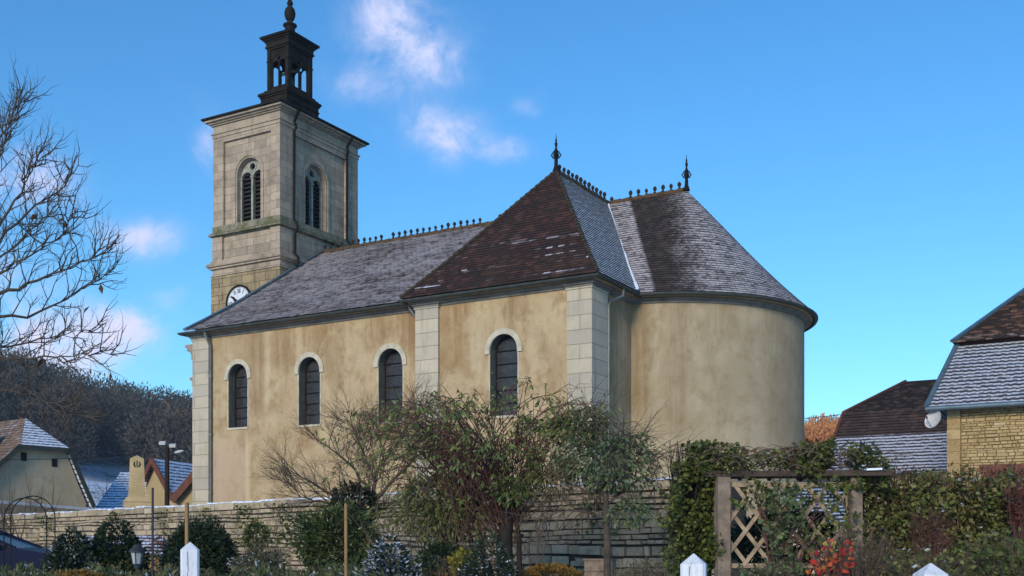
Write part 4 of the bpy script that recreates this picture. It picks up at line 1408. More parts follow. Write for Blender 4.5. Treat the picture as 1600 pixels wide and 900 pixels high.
# ---- cream farmhouse with a snowy half hip
fh = thing('farmhouse', 'cream farmhouse with a bare gable wall under a snowy half-hipped roof', 'house', at(60, 44, z=0.5))
gA, gdir, ldir = (-22.32, 50.4), (0.6, 0.8), (-0.8, 0.6)
HS = 1.2                                  # module of the house frame
def FP(t, l, z):
    return W(gA[0] + (gdir[0] * t + ldir[0] * l) * HS, gA[1] + (gdir[1] * t + ldir[1] * l) * HS, z * HS - 0.32)
mb = MB()
gp = [(-1.75, 0.3), (2.85, 0.3), (2.85, 3.40), (2.45, 4.25), (1.98, 5.36), (0.0, 5.40), (-1.75, 3.75)]
mb.face([FP(t, 0, z) for t, z in gp])
mb.face([FP(t, 13, z) for t, z in gp][::-1])
mb.face([FP(-1.75, 13, 0.3), FP(-1.75, 0, 0.3), FP(-1.75, 0, 3.75), FP(-1.75, 13, 3.75)])
mb.face([FP(2.85, 0, 0.3), FP(2.85, 13, 0.3), FP(2.85, 13, 3.4), FP(2.85, 0, 3.4)])
fw = mb.build('wall', M['cream'], fh)
nof = lambda t: 0.0
mb = MB()
ls = [-0.25, 3, 6, 9, 13.3]
roof(mb, [FP(-2.0, l, 3.62) for l in ls], [FP(0.0, l, 5.50) for l in ls], nof, 0.24)
lt = [1.19, 3, 6, 9, 13.3]
roof(mb, [FP(0.0, l, 5.50) for l in ls], [FP(1.0, l, 6.66) for l in lt], nof, 0.24)
mb.build('front_roof', M['pink_tile'], fh)
mb = MB()
roof(mb, [FP(1.98, l, 5.45) for l in ls], [FP(1.0, l, 6.66) for l in lt], nof, 0.24)
roof(mb, [FP(3.05, l, 3.25) for l in ls], [FP(2.52, l, 4.3) for l in ls], nof, 0.24)
roof(mb, [FP(2.52, l, 4.3) for l in ls], [FP(1.98, l, 5.45) for l in ls], nof, 0.24)
roof(mb, [FP(-0.03 + 2.04 * i / 4, -0.28, 5.46) for i in range(5)], [FP(1.0, 1.19, 6.66)] * 5, nof, 0.24, 0.015)
mb.build('snowy_roof', M['snow_tile'], fh)
mb = MB()
for a, b in (((3.05, 3.22), (2.52, 4.28)), ((2.52, 4.28), (1.98, 5.42)), ((2.02, 5.41), (-0.04, 5.41)), ((-2.0, 3.58), (-0.02, 5.44))):
    mb.bar(FP(a[0], -0.27, a[1]), FP(b[0], -0.27, b[1]), 0.06, 0.20)
mb.build('verge_board', M['gutter'], fh)
for t, z in ((0.25, 4.9), (1.5, 4.75)):
    mb = MB()
    mb.hexa([FP(t - .09, 0.05, z), FP(t + .09, 0.05, z), FP(t + .11, -0.02, z), FP(t - .11, -0.02, z), FP(t - .11, 0.05, z + .32), FP(t + .11, 0.05, z + .32), FP(t + .11, -0.02, z + .32), FP(t - .11, -0.02, z + .32)])
    mb.build('vent_opening', M['dark'], fh)
mb = MB()
mb.hexa([FP(-.6, 1.3, 4.9), FP(-.1, 1.3, 4.9), FP(-.1, 1.8, 4.9), FP(-.6, 1.8, 4.9), FP(-.6, 1.3, 6.1), FP(-.1, 1.3, 6.1), FP(-.1, 1.8, 6.1), FP(-.6, 1.8, 6.1)])
mb.build('chimney', M['cream'], fh)

# ---- long low house with a snowy roof behind the monument
ho = thing('long_house', 'long low house with one snow covered blue-white roof slope behind the stone monument', 'house', at(200, 57, z=0.5))
B0, B1 = at(147, 55, 796), at(340, 55, 796)
T0, T1 = at(188, 58, 738), at(352, 58, 738)
mb = MB()
roof(mb, [B0.lerp(B1, i / 4) for i in range(5)], [T0.lerp(T1, i / 4) for i in range(5)], nof, 0.24, 0.015)
bk = [q + (T0 - B0) * 0 + (W(0, 6) - W(0, 0)) for q in (B0, B1)]
roof(mb, [bk[1].lerp(bk[0], i / 4) for i in range(5)], [T1.lerp(T0, i / 4) for i in range(5)], nof, 0.24, 0.015)
mb.build('roof', M['snow_tile'], ho)
mb = MB()
for q in ((B0, B1),):
    f0, f1 = [Vector((v.x, v.y, 0.3)) for v in q]
    b0, b1 = [Vector((v.x, v.y, 0.3)) for v in bk]
    i0 = (W(0, .4) - W(0, 0)) + (W(.4, 0) - W(0, 0))
    i1 = (W(0, .4) - W(0, 0)) - (W(.4, 0) - W(0, 0))
    up = Vector((0, 0, B0.z - 0.35))
    mb.hexa([f0 + i0, f1 + i1, b1 + i1 - 2 * (W(0, .4) - W(0, 0)), b0 + i0 - 2 * (W(0, .4) - W(0, 0)), f0 + i0 + up, f1 + i1 + up, b1 + i1 - 2 * (W(0, .4) - W(0, 0)) + up, b0 + i0 - 2 * (W(0, .4) - W(0, 0)) + up])
mb.build('wall', M['cream'], ho)

# ---- yellow gabled house
def gable_house(name, label, L, Pk, Rr, back, mat_roof, wallmat, reverse=False):
    """L, Pk, Rr: gable eave, peak, eave; back: vector along the ridge"""
    h_ = thing(name, label, 'house', Vector((Pk.x, Pk.y, 0.5)))
    m_ = MB()
    low = lambda v: Vector((v.x, v.y, 0.3))
    ins = back.normalized() * 0.3
    g0 = [low(L), low(Rr), Rr, Pk, L]
    c = sum((Vector(q) for q in g0), Vector()) / 5
    dz = Vector((0, 0, -0.12))
    sh = lambda q: q + (Vector((c.x, c.y, q.z)) - q) * 0.06 + ins + (dz if q.z > 1 else Vector())
    f_ = [sh(q) for q in g0]
    b_ = [q + back * 0.93 for q in f_]
    m_.face(f_)
    m_.face(b_[::-1])
    m_.face([f_[1], b_[1], b_[2], f_[2]])
    m_.face([f_[0], f_[4], b_[4], b_[0]])
    m_.build('wall', wallmat, h_)
    m_ = MB()
    k = 5
    roof(m_, [Rr + back * i / 4 for i in range(k)], [Pk + back * i / 4 for i in range(k)], nof, 0.24, 0.015)
    roof(m_, [L + back * (1 - i / 4) for i in range(k)], [Pk + back * (1 - i / 4) for i in range(k)], nof, 0.24, 0.015)
    m_.build('roof', mat_roof, h_)
    for a, b in ((L, Pk), (Pk, Rr)):
        m_ = MB()
        m_.bar(a - Vector((0, 0, .08)), b - Vector((0, 0, .08)), 0.08, 0.28)
        m_.build('bargeboard', M['redwood'], h_)
    return h_
Pk = at(237, 50, 716)
gable_house('gabled_house', 'yellow gabled house with red-brown bargeboards and a snowy tiled roof behind the lamp pole', at(221, 51, 752), Pk, at(269, 48.6, 776), at(330, 55, z=0) - at(237, 50, z=0), M['snow_tile'], M['yellow_render'])
gable_house('gabled_annex', 'small yellow annex with a red-brown roof edge close against the church corner', at(268, 46.5, 780), at(306, 46.5, 735), at(344, 46.5, 780), at(340, 52, z=0) - at(306, 46.5, z=0), M['snow_tile'], M['yellow_render'])

# ---- war memorial
mon = thing('stone_monument', 'cream stone obelisk with a carved wreath standing behind the garden wall', 'monument', at(214, 40, z=0.5))
def twist(c, a):
    return Matrix.Translation(c) @ Matrix.Rotation(a, 4, 'Z')
c = at(214, 40, z=0)
MM = twist(c, YAW + R(18))
mb = MB()
mb.box(-.75, .75, -.75, .75, .3, 2.75, M=MM)
mb.build('base', M['monument'], mon)
mb = MB()
mb.box(-.43, .43, -.43, .43, 2.75, 3.25, M=MM)
p = [(-.46, -.46, 3.25), (.46, -.46, 3.25), (.46, .46, 3.25), (-.46, .46, 3.25)]
q = [(-.31, -.31, 3.45), (.31, -.31, 3.45), (.31, .31, 3.45), (-.31, .31, 3.45)]
mb.hexa([MM @ Vector(v) for v in p + q])
p = [(-.29, -.29, 3.451), (.29, -.29, 3.451), (.29, .29, 3.451), (-.29, .29, 3.451)]
q = [(-.235, -.235, 4.80), (.235, -.235, 4.80), (.235, .235, 4.80), (-.235, .235, 4.80)]
mb.hexa([MM @ Vector(v) for v in p + q])
mb.face([MM @ Vector(v) for v in (q[0], q[1], (0, 0, 4.93))])
mb.face([MM @ Vector(v) for v in (q[1], q[2], (0, 0, 4.93))])
mb.face([MM @ Vector(v) for v in (q[2], q[3], (0, 0, 4.93))])
mb.face([MM @ Vector(v) for v in (q[3], q[0], (0, 0, 4.93))])
mb.build('shaft', M['monument'], mon)
mb = MB()
for s_ in (-1, 1):
    mb.tube([MM @ Vector((s_ * 0.10 * math.sin(a), -0.25, 4.60 - 0.11 * math.cos(a))) for a in np.linspace(0.1, 2.5, 9)], [0.012, 0.02, 0.025, 0.028, 0.028, 0.026, 0.022, 0.016, 0.008], 6)
mb.tube([MM @ Vector((0, -0.25, 4.52)), MM @ Vector((0, -0.25, 4.72))], 0.018, 6)
mb.build('wreath_emblem', M['bronze'], mon)

# ---- pole with floodlights and street lamp, wires
pole = thing('lamp_pole', 'dark pole carrying two floodlights and a curved street lamp beside the church corner', 'lamp post', at(261, 44, z=0.5))
c = at(261, 44, z=0)
top = at(261, 44, 698).z
mb = MB()
mb.tube([c + Vector((0, 0, 0.3)), c + Vector((0, 0, top))], [0.11, 0.085], 10)
mb.build('pole', M['darkbark'], pole)
mb = MB()
mb.bar(at(252, 44, 697), at(274, 44, 701), 0.05, 0.05)
mb.build('crossarm', M['lampmetal'], pole)
for a, b in ((254, 693), (270, 697)):
    mb = MB()
    q = at(a, 43.9, b)
    MM = twist(q, YAW) @ Matrix.Rotation(R(25), 4, 'X')
    mb.box(-.12, .12, -.08, .08, -.03, .07, M=MM)
    mb.build('floodlight', M['greyplastic'], pole)
mb = MB()
mb.tube([at(262, 44, 712), at(268, 44, 709), at(276, 44, 708)], 0.03, 6)
mb.build('lamp_arm', M['lampmetal'], pole)
mb = MB()
MM = twist(at(280, 44, 707), YAW) @ Matrix.Rotation(R(-12), 4, 'Y')
mb.lathe([(0.001, -.03), (.12, -.02), (.17, .02), (.12, .07), (0.001, .09)], (0, 0, 0), 12, rx=1.25, ry=.6)
mb.v = [tuple(MM @ Vector(v)) for v in mb.v]
mb.build('lamp_head', M['greyplastic'], pole)
def wire(a, b, sag, r, label):
    m_ = MB()
    m_.tube([a.lerp(b, t) - Vector((0, 0, sag * 4 * t * (1 - t))) for t in np.linspace(0, 1, 15)], r, 4)
    return tag(m_.build('overhead_wire', M['black_iron']), label, 'wire', 'overhead wires')
wire(at(-60, 40, 718), at(260, 44, 705), 0.12, 0.014, 'thin overhead wire crossing the farmhouse gable to the lamp pole')
wire(at(262, 44, 706), at(330, 60, 700), 0.05, 0.012, 'short overhead wire from the lamp pole towards the church corner')
wire(at(1150, 60, 655), at(1311, 51, 648), 0.12, 0.016, 'overhead wire meeting the left roof edge of the brown roofed house')
wire(at(1311, 50.5, 648), at(1473, 39, 635), 0.2, 0.016, 'overhead wire across the dark brown roof to the barn')

# ---- second wall behind, at the far left
fwl = thing('boundary_wall', 'low pale wall with a snowy top below the farmhouse', 'wall', at(60, 48, z=0.5))
mb, ms = MB(), MB()
a, b = at(-80, 44.5, z=0.4), at(142, 50, z=0.4)
dn = (b - a).normalized()
nn = Vector((-dn.y, dn.x, 0)) * 0.2
mb.hexa([a - nn, b - nn, b + nn, a + nn] + [q + Vector((0, 0, h)) for q, h in ((a - nn, 3.14), (b - nn, 2.87), (b + nn, 2.87), (a + nn, 3.14))])
mb.build('masonry', M['wallstone'], fwl)
ms.hexa([q + Vector((0, 0, h)) for q, h in ((a - nn, 3.143), (b - nn, 2.873), (b + nn, 2.873), (a + nn, 3.143))] + [q + Vector((0, 0, h)) for q, h in ((a - nn * 1.1, 3.26), (b - nn * 1.1, 2.99), (b + nn, 2.99), (a + nn, 3.26))])
ms.build('snow_cap', M['snow'], fwl)

# ================================================================== RIGHT SIDE: barn, house, shed
barn = thing('stone_barn', 'honey coloured rubble stone barn with a frosted two-slope tile roof and satellite dish', 'barn', at(1560, 39, z=0.5))
E0 = at(1447, 38, 638)
E1 = E0 + Vector((22, 0, 0))
bdir = (E1 - E0).normalized()
bb = Vector((-bdir.y, bdir.x, 0))
K0, K1 = at(1495, 39.96, 541), E1 + bb * 2.6
K1.z = K0.z
U0 = at(1488, 39.75, 535)
H0 = at(1600, 44.7, 457)
H1 = E1 + bb * 9.0
H1.z = H0.z
R0 = H0 + (H0 - K0) * 0.25
R1 = H1 + Vector((0, 0, R0.z - H0.z)) + bb * (R0.y - H0.y)
mb = MB()
roof(mb, [E0.lerp(E1, i / 5) for i in range(6)], [K0.lerp(K1, i / 5) for i in range(6)], nof, 0.2, 0.03)
mb.build('lower_roof', M['barn_low'], barn)
UK1 = K1 + Vector((0, 0, U0.z - K0.z)) - bb * 0.15
mb = MB()
roof(mb, [U0.lerp(UK1, i / 5) for i in range(6)], [R0.lerp(R1, i / 5) for i in range(6)], nof, 0.2, 0.03)
L0 = U0 + bb * 15
roof(mb, [L0.lerp(U0, i / 3) for i in range(4)], [R0] * 4, nof, 0.2, 0.03)
mb.build('upper_roof', M['barn_up'], barn)
mb = MB()
s0, s1 = K0 + bb * 0.12 + bdir * 0.1, K1 + bb * 0.12
mb.hexa([s0 - Vector((0, 0, .2)), s1 - Vector((0, 0, .2)), s1 + bb * .12 - Vector((0, 0, .2)), s0 + bb * .12 - Vector((0, 0, .2)),
         s0 + Vector((0, 0, .16)), s1 + Vector((0, 0, .16)), s1 + bb * .12 + Vector((0, 0, .2)), s0 + bb * .12 + Vector((0, 0, .2))])
mb.build('eaves_board', M['redwood'], barn)
mb = MB()
lo = E0 + bb * 12 
roof(mb, [lo.lerp(E0, i / 3) for i in range(4)], [(K0 + bb * 9).lerp(K0, i / 3) for i in range(4)], nof, 0.2, 0.03)
mb.build('end_roof', M['barn_low'], barn)
mb = MB()
mb.bar(E0 + Vector((0, 0, .05)), K0 + Vector((0, 0, .06)), 0.16, 0.08)
mb.bar(U0 + Vector((0, 0, .05)), R0 + Vector((0, 0, .06)), 0.16, 0.08)
mb.build('verge_flashing', M['zinc'], barn)
mb = MB()
mb.tube([E0 - bb * 0.08 - Vector((0, 0, .03)), E1 - bb * 0.08 - Vector((0, 0, .03))], 0.085, 8)
mb.build('gutter', M['zinc'], barn)
# wall of coursed rubble
def rubble(mb, o, ux, length, z0, z1, rowh, lw, dpt, back=0.03, jit=0.012, hole=None, sd=1, wob=0.0):
    """stones of one wall face, standing on direction ux from o; dpt points out of the wall"""
    g_ = random.Random(sd)
    z = z0
    while z < z1 - 0.03:
        h = rowh * g_.uniform(0.62, 1.5)
        h = min(h, z1 - z)
        u = -g_.uniform(0, lw)
        while u < length:
            l = lw * g_.uniform(0.35, 1.7)
            a, b = max(0, u), min(length, u + l)
            u += l
            if b - a < 0.05:
                continue
            if hole and hole(a, b, z, z + h):
                continue
            gp_ = 0.009
            wz = wob * math.sin(u * 0.9 + z * 7) + wob * 0.6 * math.sin(u * 2.3 + z * 3)
            wz *= min(1, (z1 - z - h) / 0.15)
            e = dpt * (back + g_.uniform(-jit, jit) * 1.5)
            j = lambda: g_.uniform(-jit, jit)
            P8 = []
            for (dz_, out) in ((0, 0), (1, 0)):
                pass
            p0 = o + Vector((0, 0, wz)) + ux * (a + gp_ + abs(j()) * .5) + Vector((0, 0, z + gp_ + abs(j()) * .5))
            p1 = o + Vector((0, 0, wz)) + ux * (b - gp_ - abs(j()) * .5) + Vector((0, 0, z + gp_ + abs(j()) * .5))
            p2 = o + Vector((0, 0, wz)) + ux * (b - gp_ - abs(j()) * .5) + Vector((0, 0, z + h - gp_ - abs(j()) * .5))
            p3 = o + Vector((0, 0, wz)) + ux * (a + gp_ + abs(j()) * .5) + Vector((0, 0, z + h - gp_ - abs(j()) * .5))
            cc = (p0 + p1 + p2 + p3) / 4
            f_ = [q.lerp(cc, 0.06) + e + dpt * j() * 0.5 for q in (p0, p1, p2, p3)]
            rn_ = g_.random()
            mb.face(f_, 0, rn=rn_)
            for i in range(4):
                k = (i + 1) % 4
                q0, q1 = (p0, p1, p2, p3)[i], (p0, p1, p2, p3)[k]
                mb.face([q0, q1, f_[k], f_[i]], 0, rn=rn_)
        z += h
wb0 = E0 + bdir * 0.62 + bb * 0.55
wb0.z = 0
zt = E0.z - 0.02
mb = MB()
beam_a, beam_b, beam_z = 1.0, 14.0, at(1560, 38.3, 735).z
mb.hexa([wb0 + Vector((0, 0, .3)), wb0 + bdir * 20 + Vector((0, 0, .3)), wb0 + bdir * 20 + bb * 9 + Vector((0, 0, .3)), wb0 + bb * 9 + Vector((0, 0, .3)),
         wb0 + Vector((0, 0, zt)), wb0 + bdir * 20 + Vector((0, 0, zt)), wb0 + bdir * 20 + bb * 9 + Vector((0, 0, zt)), wb0 + bb * 9 + Vector((0, 0, zt))])
bw = mb.build('wall', M['barnjoint'], barn)
mb = MB()
rubble(mb, wb0 + bdir * 0.42, bdir, 7.5, 3.4, zt - 0.02, 0.10, 0.26, -bb, 0.03, 0.016, wob=0.014, hole=lambda a, b, z0, z1: b > beam_a - 0.15 and z0 < beam_z + 0.1, sd=4)
mb.build('rubble_stones', M['barnstone'], bw)
mb = MB()
z = 3.0
k = 0
while z < zt - 0.1:
    h = min(random.uniform(0.3, 0.42), zt - 0.03 - z)
    ln = 0.42
    o_ = wb0 - bdir * 0.03
    mb.hexa([o_ - bb * 0.035 + Vector((0, 0, z)), o_ + bdir * ln - bb * 0.035 + Vector((0, 0, z)), o_ + bdir * ln + bb * 0.2 + Vector((0, 0, z)), o_ + bb * 0.2 + Vector((0, 0, z))] +
            [o_ - bb * 0.035 + Vector((0, 0, z + h - .012)), o_ + bdir * ln - bb * 0.035 + Vector((0, 0, z + h - .012)), o_ + bdir * ln + bb * 0.2 + Vector((0, 0, z + h - .012)), o_ + bb * 0.2 + Vector((0, 0, z + h - .012))], rn=random.uniform(.2, .7))
    z += h
mb.build('corner_stones', M['barnstone'], bw)
mb = MB()
p = wb0 + bdir * beam_a - bb * 0.06
mb.bar(p + Vector((0, 0, beam_z)), p + bdir * 8 + Vector((0, 0, beam_z)), 0.10, 0.24)
mb.build('door_lintel', M['redwood'], barn)
mb = MB()
mb.bar(p + bb * 0.03 + bdir * 0.1 + Vector((0, 0, 2.2)), p + bb * 0.03 + bdir * 7.5 + Vector((0, 0, 2.2)), 0.08, 3.9)
mb.build('barn_door', M['redwood'], barn)

dish = thing('satellite_dish', 'pale satellite dish fixed to the left corner of the stone barn', 'satellite dish', at(1462, 38.0, 656))
mb = MB()
MM = Matrix.Translation(at(1458.5, 37.9, 655)) @ Matrix.Rotation(YAW + R(-62), 4, 'Z') @ Matrix.Rotation(R(72), 4, 'X')
prof = [(0.001, -0.07), (0.12, -0.06), (0.24, -0.025), (0.31, 0.01), (0.33, 0.025), (0.33, 0.04), (0.30, 0.02), (0.2, -0.02), (0.001, -0.05)]
mb.lathe(prof, (0, 0, 0), 24)
mb.v = [tuple(MM @ Vector(v)) for v in mb.v]
mb.build('reflector', M['greyplastic'], dish)
mb = MB()
mb.tube([at(1459, 37.95, 658), at(1468, 38.15, 661), wb0 + Vector((0, 0, at(1468, 38.2, 664).z))], 0.03, 6)
mb.build('bracket', M['lampmetal'], dish)
mb = MB()
mb.tube([MM @ Vector((0, -.28, 0.02)), MM @ Vector((0, -.1, .32))], 0.012, 5)
mb.lathe([(0.03, 0), (0.035, .03), (0.02, .08), (0, .085)], MM @ Vector((0, -.1, .30)), 8)
mb.build('feed_arm', M['lampmetal'], dish)

hb = thing('brown_roofed_house', 'house with a dark brown two-slope tile roof whose bottom strip is snowy', 'house', at(1400, 54, z=0.5))
E0 = at(1281, 50, 742)
E1 = E0 + Vector((20, 0, 0))
bd2 = (E1 - E0).normalized()
b2 = Vector((-bd2.y, bd2.x, 0))
K0, K1 = at(1318, 52.4, 645), E1 + b2 * 3
K1.z = K0.z
H0 = at(1415, 56.8, 596)
H1 = E1 + b2 * 9
H1.z = H0.z
M['house_low'] = rooftile('half_frosted_tile', (0.06, 0.04, 0.036), (0.042, 0.03, 0.03), (0.075, 0.05, 0.042), (0.2, 0.4), 0.2, 0.22, (0.46, 0.51, 0.64), 1.1, (0.3, 0.8), 0.5, moss=0.05,
                          patch=lambda t, u, v, ob, nf: t.m('SUBTRACT', 1.0, t.smooth(t.m('ADD', v, t.m('MULTIPLY', nf, 0.2)), 2.50, 2.62)))
mb = MB()
roof(mb, [E0.lerp(E1, i / 4) for i in range(5)], [K0.lerp(K1, i / 4) for i in range(5)], nof, 0.2, 0.03)
mb.build('lower_roof', M['house_low'], hb)
mb = MB()
roof(mb, [K0.lerp(K1, i / 4) for i in range(5)], [H0.lerp(H1, i / 4) for i in range(5)], nof, 0.2, 0.03)
lk = K0 + b2 * 11
roof(mb, [lk.lerp(K0, i / 3) for i in range(4)], [H0] * 4, nof, 0.2, 0.03)
roof(mb, [K1 + b2 * 11, lk], [H1, H0], nof, 0.2, 0.03)
mb.build('upper_roof', M['house_up'], hb)
mb = MB()
roof(mb, [(E0 + b2 * 17).lerp(E0, i / 3) for i in range(4)], [lk.lerp(K0, i / 3) for i in range(4)], nof, 0.2, 0.03)
mb.build('end_roof', M['house_up'], hb)
mb = MB()
mb.bar(E0 + Vector((0, 0, .04)), K0 + Vector((0, 0, .04)), 0.12, 0.08)
mb.bar(K0 + Vector((0, 0, .04)), H0 + Vector((0, 0, .04)), 0.12, 0.08)
mb.build('verge_board', M['redwood'], hb)
mb = MB()
o_ = E0 + bd2 * 0.8 + b2 * 0.6
o_.z = 0.3
h_ = Vector((0, 0, E0.z - 0.3))
mb.hexa([o_, o_ + bd2 * 18, o_ + bd2 * 18 + b2 * 14, o_ + b2 * 14, o_ + h_, o_ + bd2 * 18 + h_, o_ + bd2 * 18 + b2 * 14 + h_, o_ + b2 * 14 + h_])
mb.build('wall', M['cream'], hb)

sh = thing('lean_to_shed', 'low shed with a snow covered tile roof seen through the trellis', 'shed', at(1300, 28, z=0.5))
A0, A1, A2, A3 = at(1225, 27, 818), at(1338, 27, 818), at(1338, 29.5, 738), at(1248, 29.5, 738)
mb = MB()
roof(mb, [A0.lerp(A1, i / 3) for i in range(4)], [A3.lerp(A2, i / 3) for i in range(4)], nof, 0.2, 0.03)
mb.build('roof', M['house_low'], sh)
mb = MB()
a = [Vector((q.x, q.y, 0.3)) for q in (A0, A1, A2, A3)]
cc = sum(a, Vector()) / 4
a = [q.lerp(cc, 0.05) for q in a]
mb.hexa(a + [Vector((q.x, q.y, z - 0.12)) for q, z in zip(a, (A0.z, A1.z, A2.z, A3.z))])
mb.build('wall', M['cream'], sh)

# ================================================================== GARDEN WALL
def WK(k):
    return (2.75 - 17.95 * k, 20 + 18 * k)
ka, kb = -0.055, 1.36
pa, pb = W(*WK(ka)), W(*WK(kb))
ux = (pb - pa).normalized()
LEN = (pb - pa).length
dpt = Vector((-ux.y, ux.x, 0))
if (Vector((0, 0, 0)) - pa).dot(dpt) < 0:
    dpt = -dpt
gw = thing('stone_wall', 'long dry garden wall of grey-brown stone with snow on its coping, in front of the church', 'wall', pa + ux * LEN / 2 + Vector((0, 0, .4)))
mb = MB()
q = [pa, pb, pb - dpt * 0.45, pa - dpt * 0.45]
mb.hexa([v + Vector((0, 0, 0.2)) for v in q] + [v + Vector((0, 0, 2.66)) for v in q])
gcore = mb.build('wall_core', M['joint'], gw)
mb = MB()
rubble(mb, pa.copy(), ux, LEN, 0.4, 2.64, 0.138, 0.35, dpt, 0.04, 0.024, sd=9, wob=0.02)
mb.build('wall_stones', M['wallstone'], gcore)
mb, ms = MB(), MB()
u = 0.0
while u < LEN:
    l = random.uniform(0.5, 1.0)
    e = min(LEN, u + l)
    zz = 2.655 + random.uniform(-.008, .008)
    th = random.uniform(0.14, 0.19)
    ov = 0.06 + random.uniform(0, 0.05)
    q = [pa + ux * (u + .008) + dpt * ov, pa + ux * (e - .008) + dpt * ov, pa + ux * (e - .008) - dpt * 0.5, pa + ux * (u + .008) - dpt * 0.5]
    q1 = [v + Vector((0, 0, zz)) for v in q]
    q2 = [v + Vector((0, 0, zz + th + random.uniform(-.012, .012))) for v in q]
    mb.hexa(q1 + q2, rn=random.random())
    cov = random.random()
    if cov > 0.12:
        n = 4
        for k in range(n):
            a, b = u + (e - u) * k / n + 0.004, u + (e - u) * (k + 1) / n
            h0 = random.uniform(0.012, 0.05)
            o1 = ov - random.uniform(0.0, 0.1)
            z0 = zz + th + 0.004
            q = [pa + ux * a + dpt * o1, pa + ux * b + dpt * o1, pa + ux * b - dpt * 0.5, pa + ux * a - dpt * 0.5]
            r_ = [pa + ux * a + dpt * (o1 - .03), pa + ux * b + dpt * (o1 - .03), pa + ux * b - dpt * 0.48, pa + ux * a - dpt * 0.48]
            ms.hexa([v + Vector((0, 0, z0)) for v in q] + [v + Vector((0, 0, z0 + h0)) for v in r_])
    u = e
mb.build('coping', M['wallstone'], gw)
ms.build('snow_cap', M['snow'], gw)
P_, D_ = [], []
for (k, zlo, n, wd) in ((0.62, 1.9, 60, .5), (0.55, 1.7, 90, .6), (0.48, 1.3, 140, .7), (0.40, 1.0, 260, 1.0), (0.72, 2.0, 50, .4), (0.85, 2.1, 60, .5), (1.05, 1.2, 120, .8), (0.06, 1.9, 120, .5), (-0.02, 1.2, 240, .5), (0.13, 2.2, 60, .3)):
    c = W(*WK(k))
    for _ in range(n):
        z = 2.75 - (2.75 - zlo) * random.random() ** 1.6
        p = c + ux * random.gauss(0, wd * 0.5) + dpt * random.uniform(0.04, 0.14)
        P_.append((p.x, p.y, z))
        D_.append((dpt.x, dpt.y, -0.5))
leaf_mesh('wall_ivy', P_, D_, 0.085, 0.07, M['leaf_ivy'], gw)

# ================================================================== CAR
car = thing('parked_car', 'dark blue hatchback parked at the foot of the garden wall', 'car', at(-20, 24, z=GZ))
CM = twist(at(-26, 24, z=GZ + 0.19), YAW + R(4))
prof_low = [(-1.95, .32), (-2.0, .55), (-1.97, .86), (-1.85, .98), (0.95, .97), (1.75, .82), (1.98, .66), (2.02, .45), (1.95, .28), (-1.9, .25)]
prof_top = [(-1.88, .96), (-1.55, 1.30), (-1.2, 1.39), (-0.5, 1.42), (0.05, 1.38), (0.98, .97)]
mb = MB()
def slab(mb, prof, y0, y1, in0=0.0, zlo=0.9, mi=0):
    """extrude a side profile with the upper part leaning in"""
    L_, R_ = [], []
    for x, z in prof:
        k = max(0, z - zlo) * in0
        L_.append(CM @ Vector((x, y0 + k, z)))
        R_.append(CM @ Vector((x, y1 - k, z)))
    n = len(prof)
    for i in range(n):
        j = (i + 1) % n
        mb.face([L_[i], L_[j], R_[j], R_[i]], mi, smooth=False)
    mb.face(L_[::-1], mi)
    mb.face(R_, mi)
slab(mb, prof_low, -0.84, 0.84)
slab(mb, [(-1.72, .99), (-1.50, 1.28), (-1.2, 1.385), (-0.5, 1.42), (0.02, 1.38), (0.22, 1.29)] + [(0.05, 1.345), (-.5, 1.37), (-1.2, 1.34), (-1.42, 1.24)], -0.82, 0.82, 0.35)
body = mb.build('body', M['carpaint'], car)
mb = MB()
slab(mb, [(-1.80, .975), (-1.46, 1.25), (-1.2, 1.335), (-0.5, 1.365), (0.03, 1.335), (0.93, .975)], -0.79, 0.79, 0.34)
mb.build('windows', M['carglass'], car)
for s_ in (-1, 1):
    k = lambda z: s_ * (0.815 - max(0, z - 0.9) * 0.34)
    for pts in ([(0.96, .97), (0.55, 1.14), (0.06, 1.35)], [(-0.42, .98), (-0.46, 1.37)], [(-1.35, .98), (-1.28, 1.34)]):
        mb = MB()
        mb.tube([CM @ Vector((x, k(z), z)) for x, z in pts], 0.032, 6)
        mb.build('pillar', M['carpaint'], car)
    mb = MB()
    mb.lathe([(0.001, -.06), (.07, -.05), (.09, 0), (.07, .06), (0.001, .075)], (0, 0, 0), 12, rx=1.2, ry=.8)
    mb.v = [tuple(CM @ (Vector(v) + Vector((0.62, s_ * 0.95, 1.02)))) for v in mb.v]
    mb.build('mirror', M['rubber'], car)
    for x in (-1.28, 1.25):
        mb = MB()
        mb.lathe([(0.2, -.1), (.29, -.1), (.315, -.06), (.315, .06), (.29, .1), (.2, .1)], (0, 0, 0), 24)
        WM = CM @ Matrix.Translation((x, s_ * 0.76, 0.315)) @ Matrix.Rotation(R(90), 4, 'X')
        mb.v = [tuple(WM @ Vector(v)) for v in mb.v]
        wh = mb.build('wheel', M['rubber'], car)
        mb = MB()
        mb.lathe([(0.2, -.085), (.05, -.06), (.001, -.06)], (0, 0, 0), 14)
        mb.lathe([(0.2, .085), (.05, .06), (.001, .06)], (0, 0, 0), 14)
        mb.v = [tuple(WM @ Vector(v)) for v in mb.v]
        mb.build('rim', M['greyplastic'], wh)
    mb = MB()
    mb.box(1.75, 1.985, s_ * 0.66 - .13, s_ * 0.66 + .13, .62, .76, M=CM)
    mb.build('headlight', M['lampglass'], car)
    mb = MB()
    mb.bar(CM @ Vector((-.62, s_ * .855, .86)), CM @ Vector((-.42, s_ * .855, .86)), .03, .03)
    mb.build('door_handle', M['carpaint'], car)

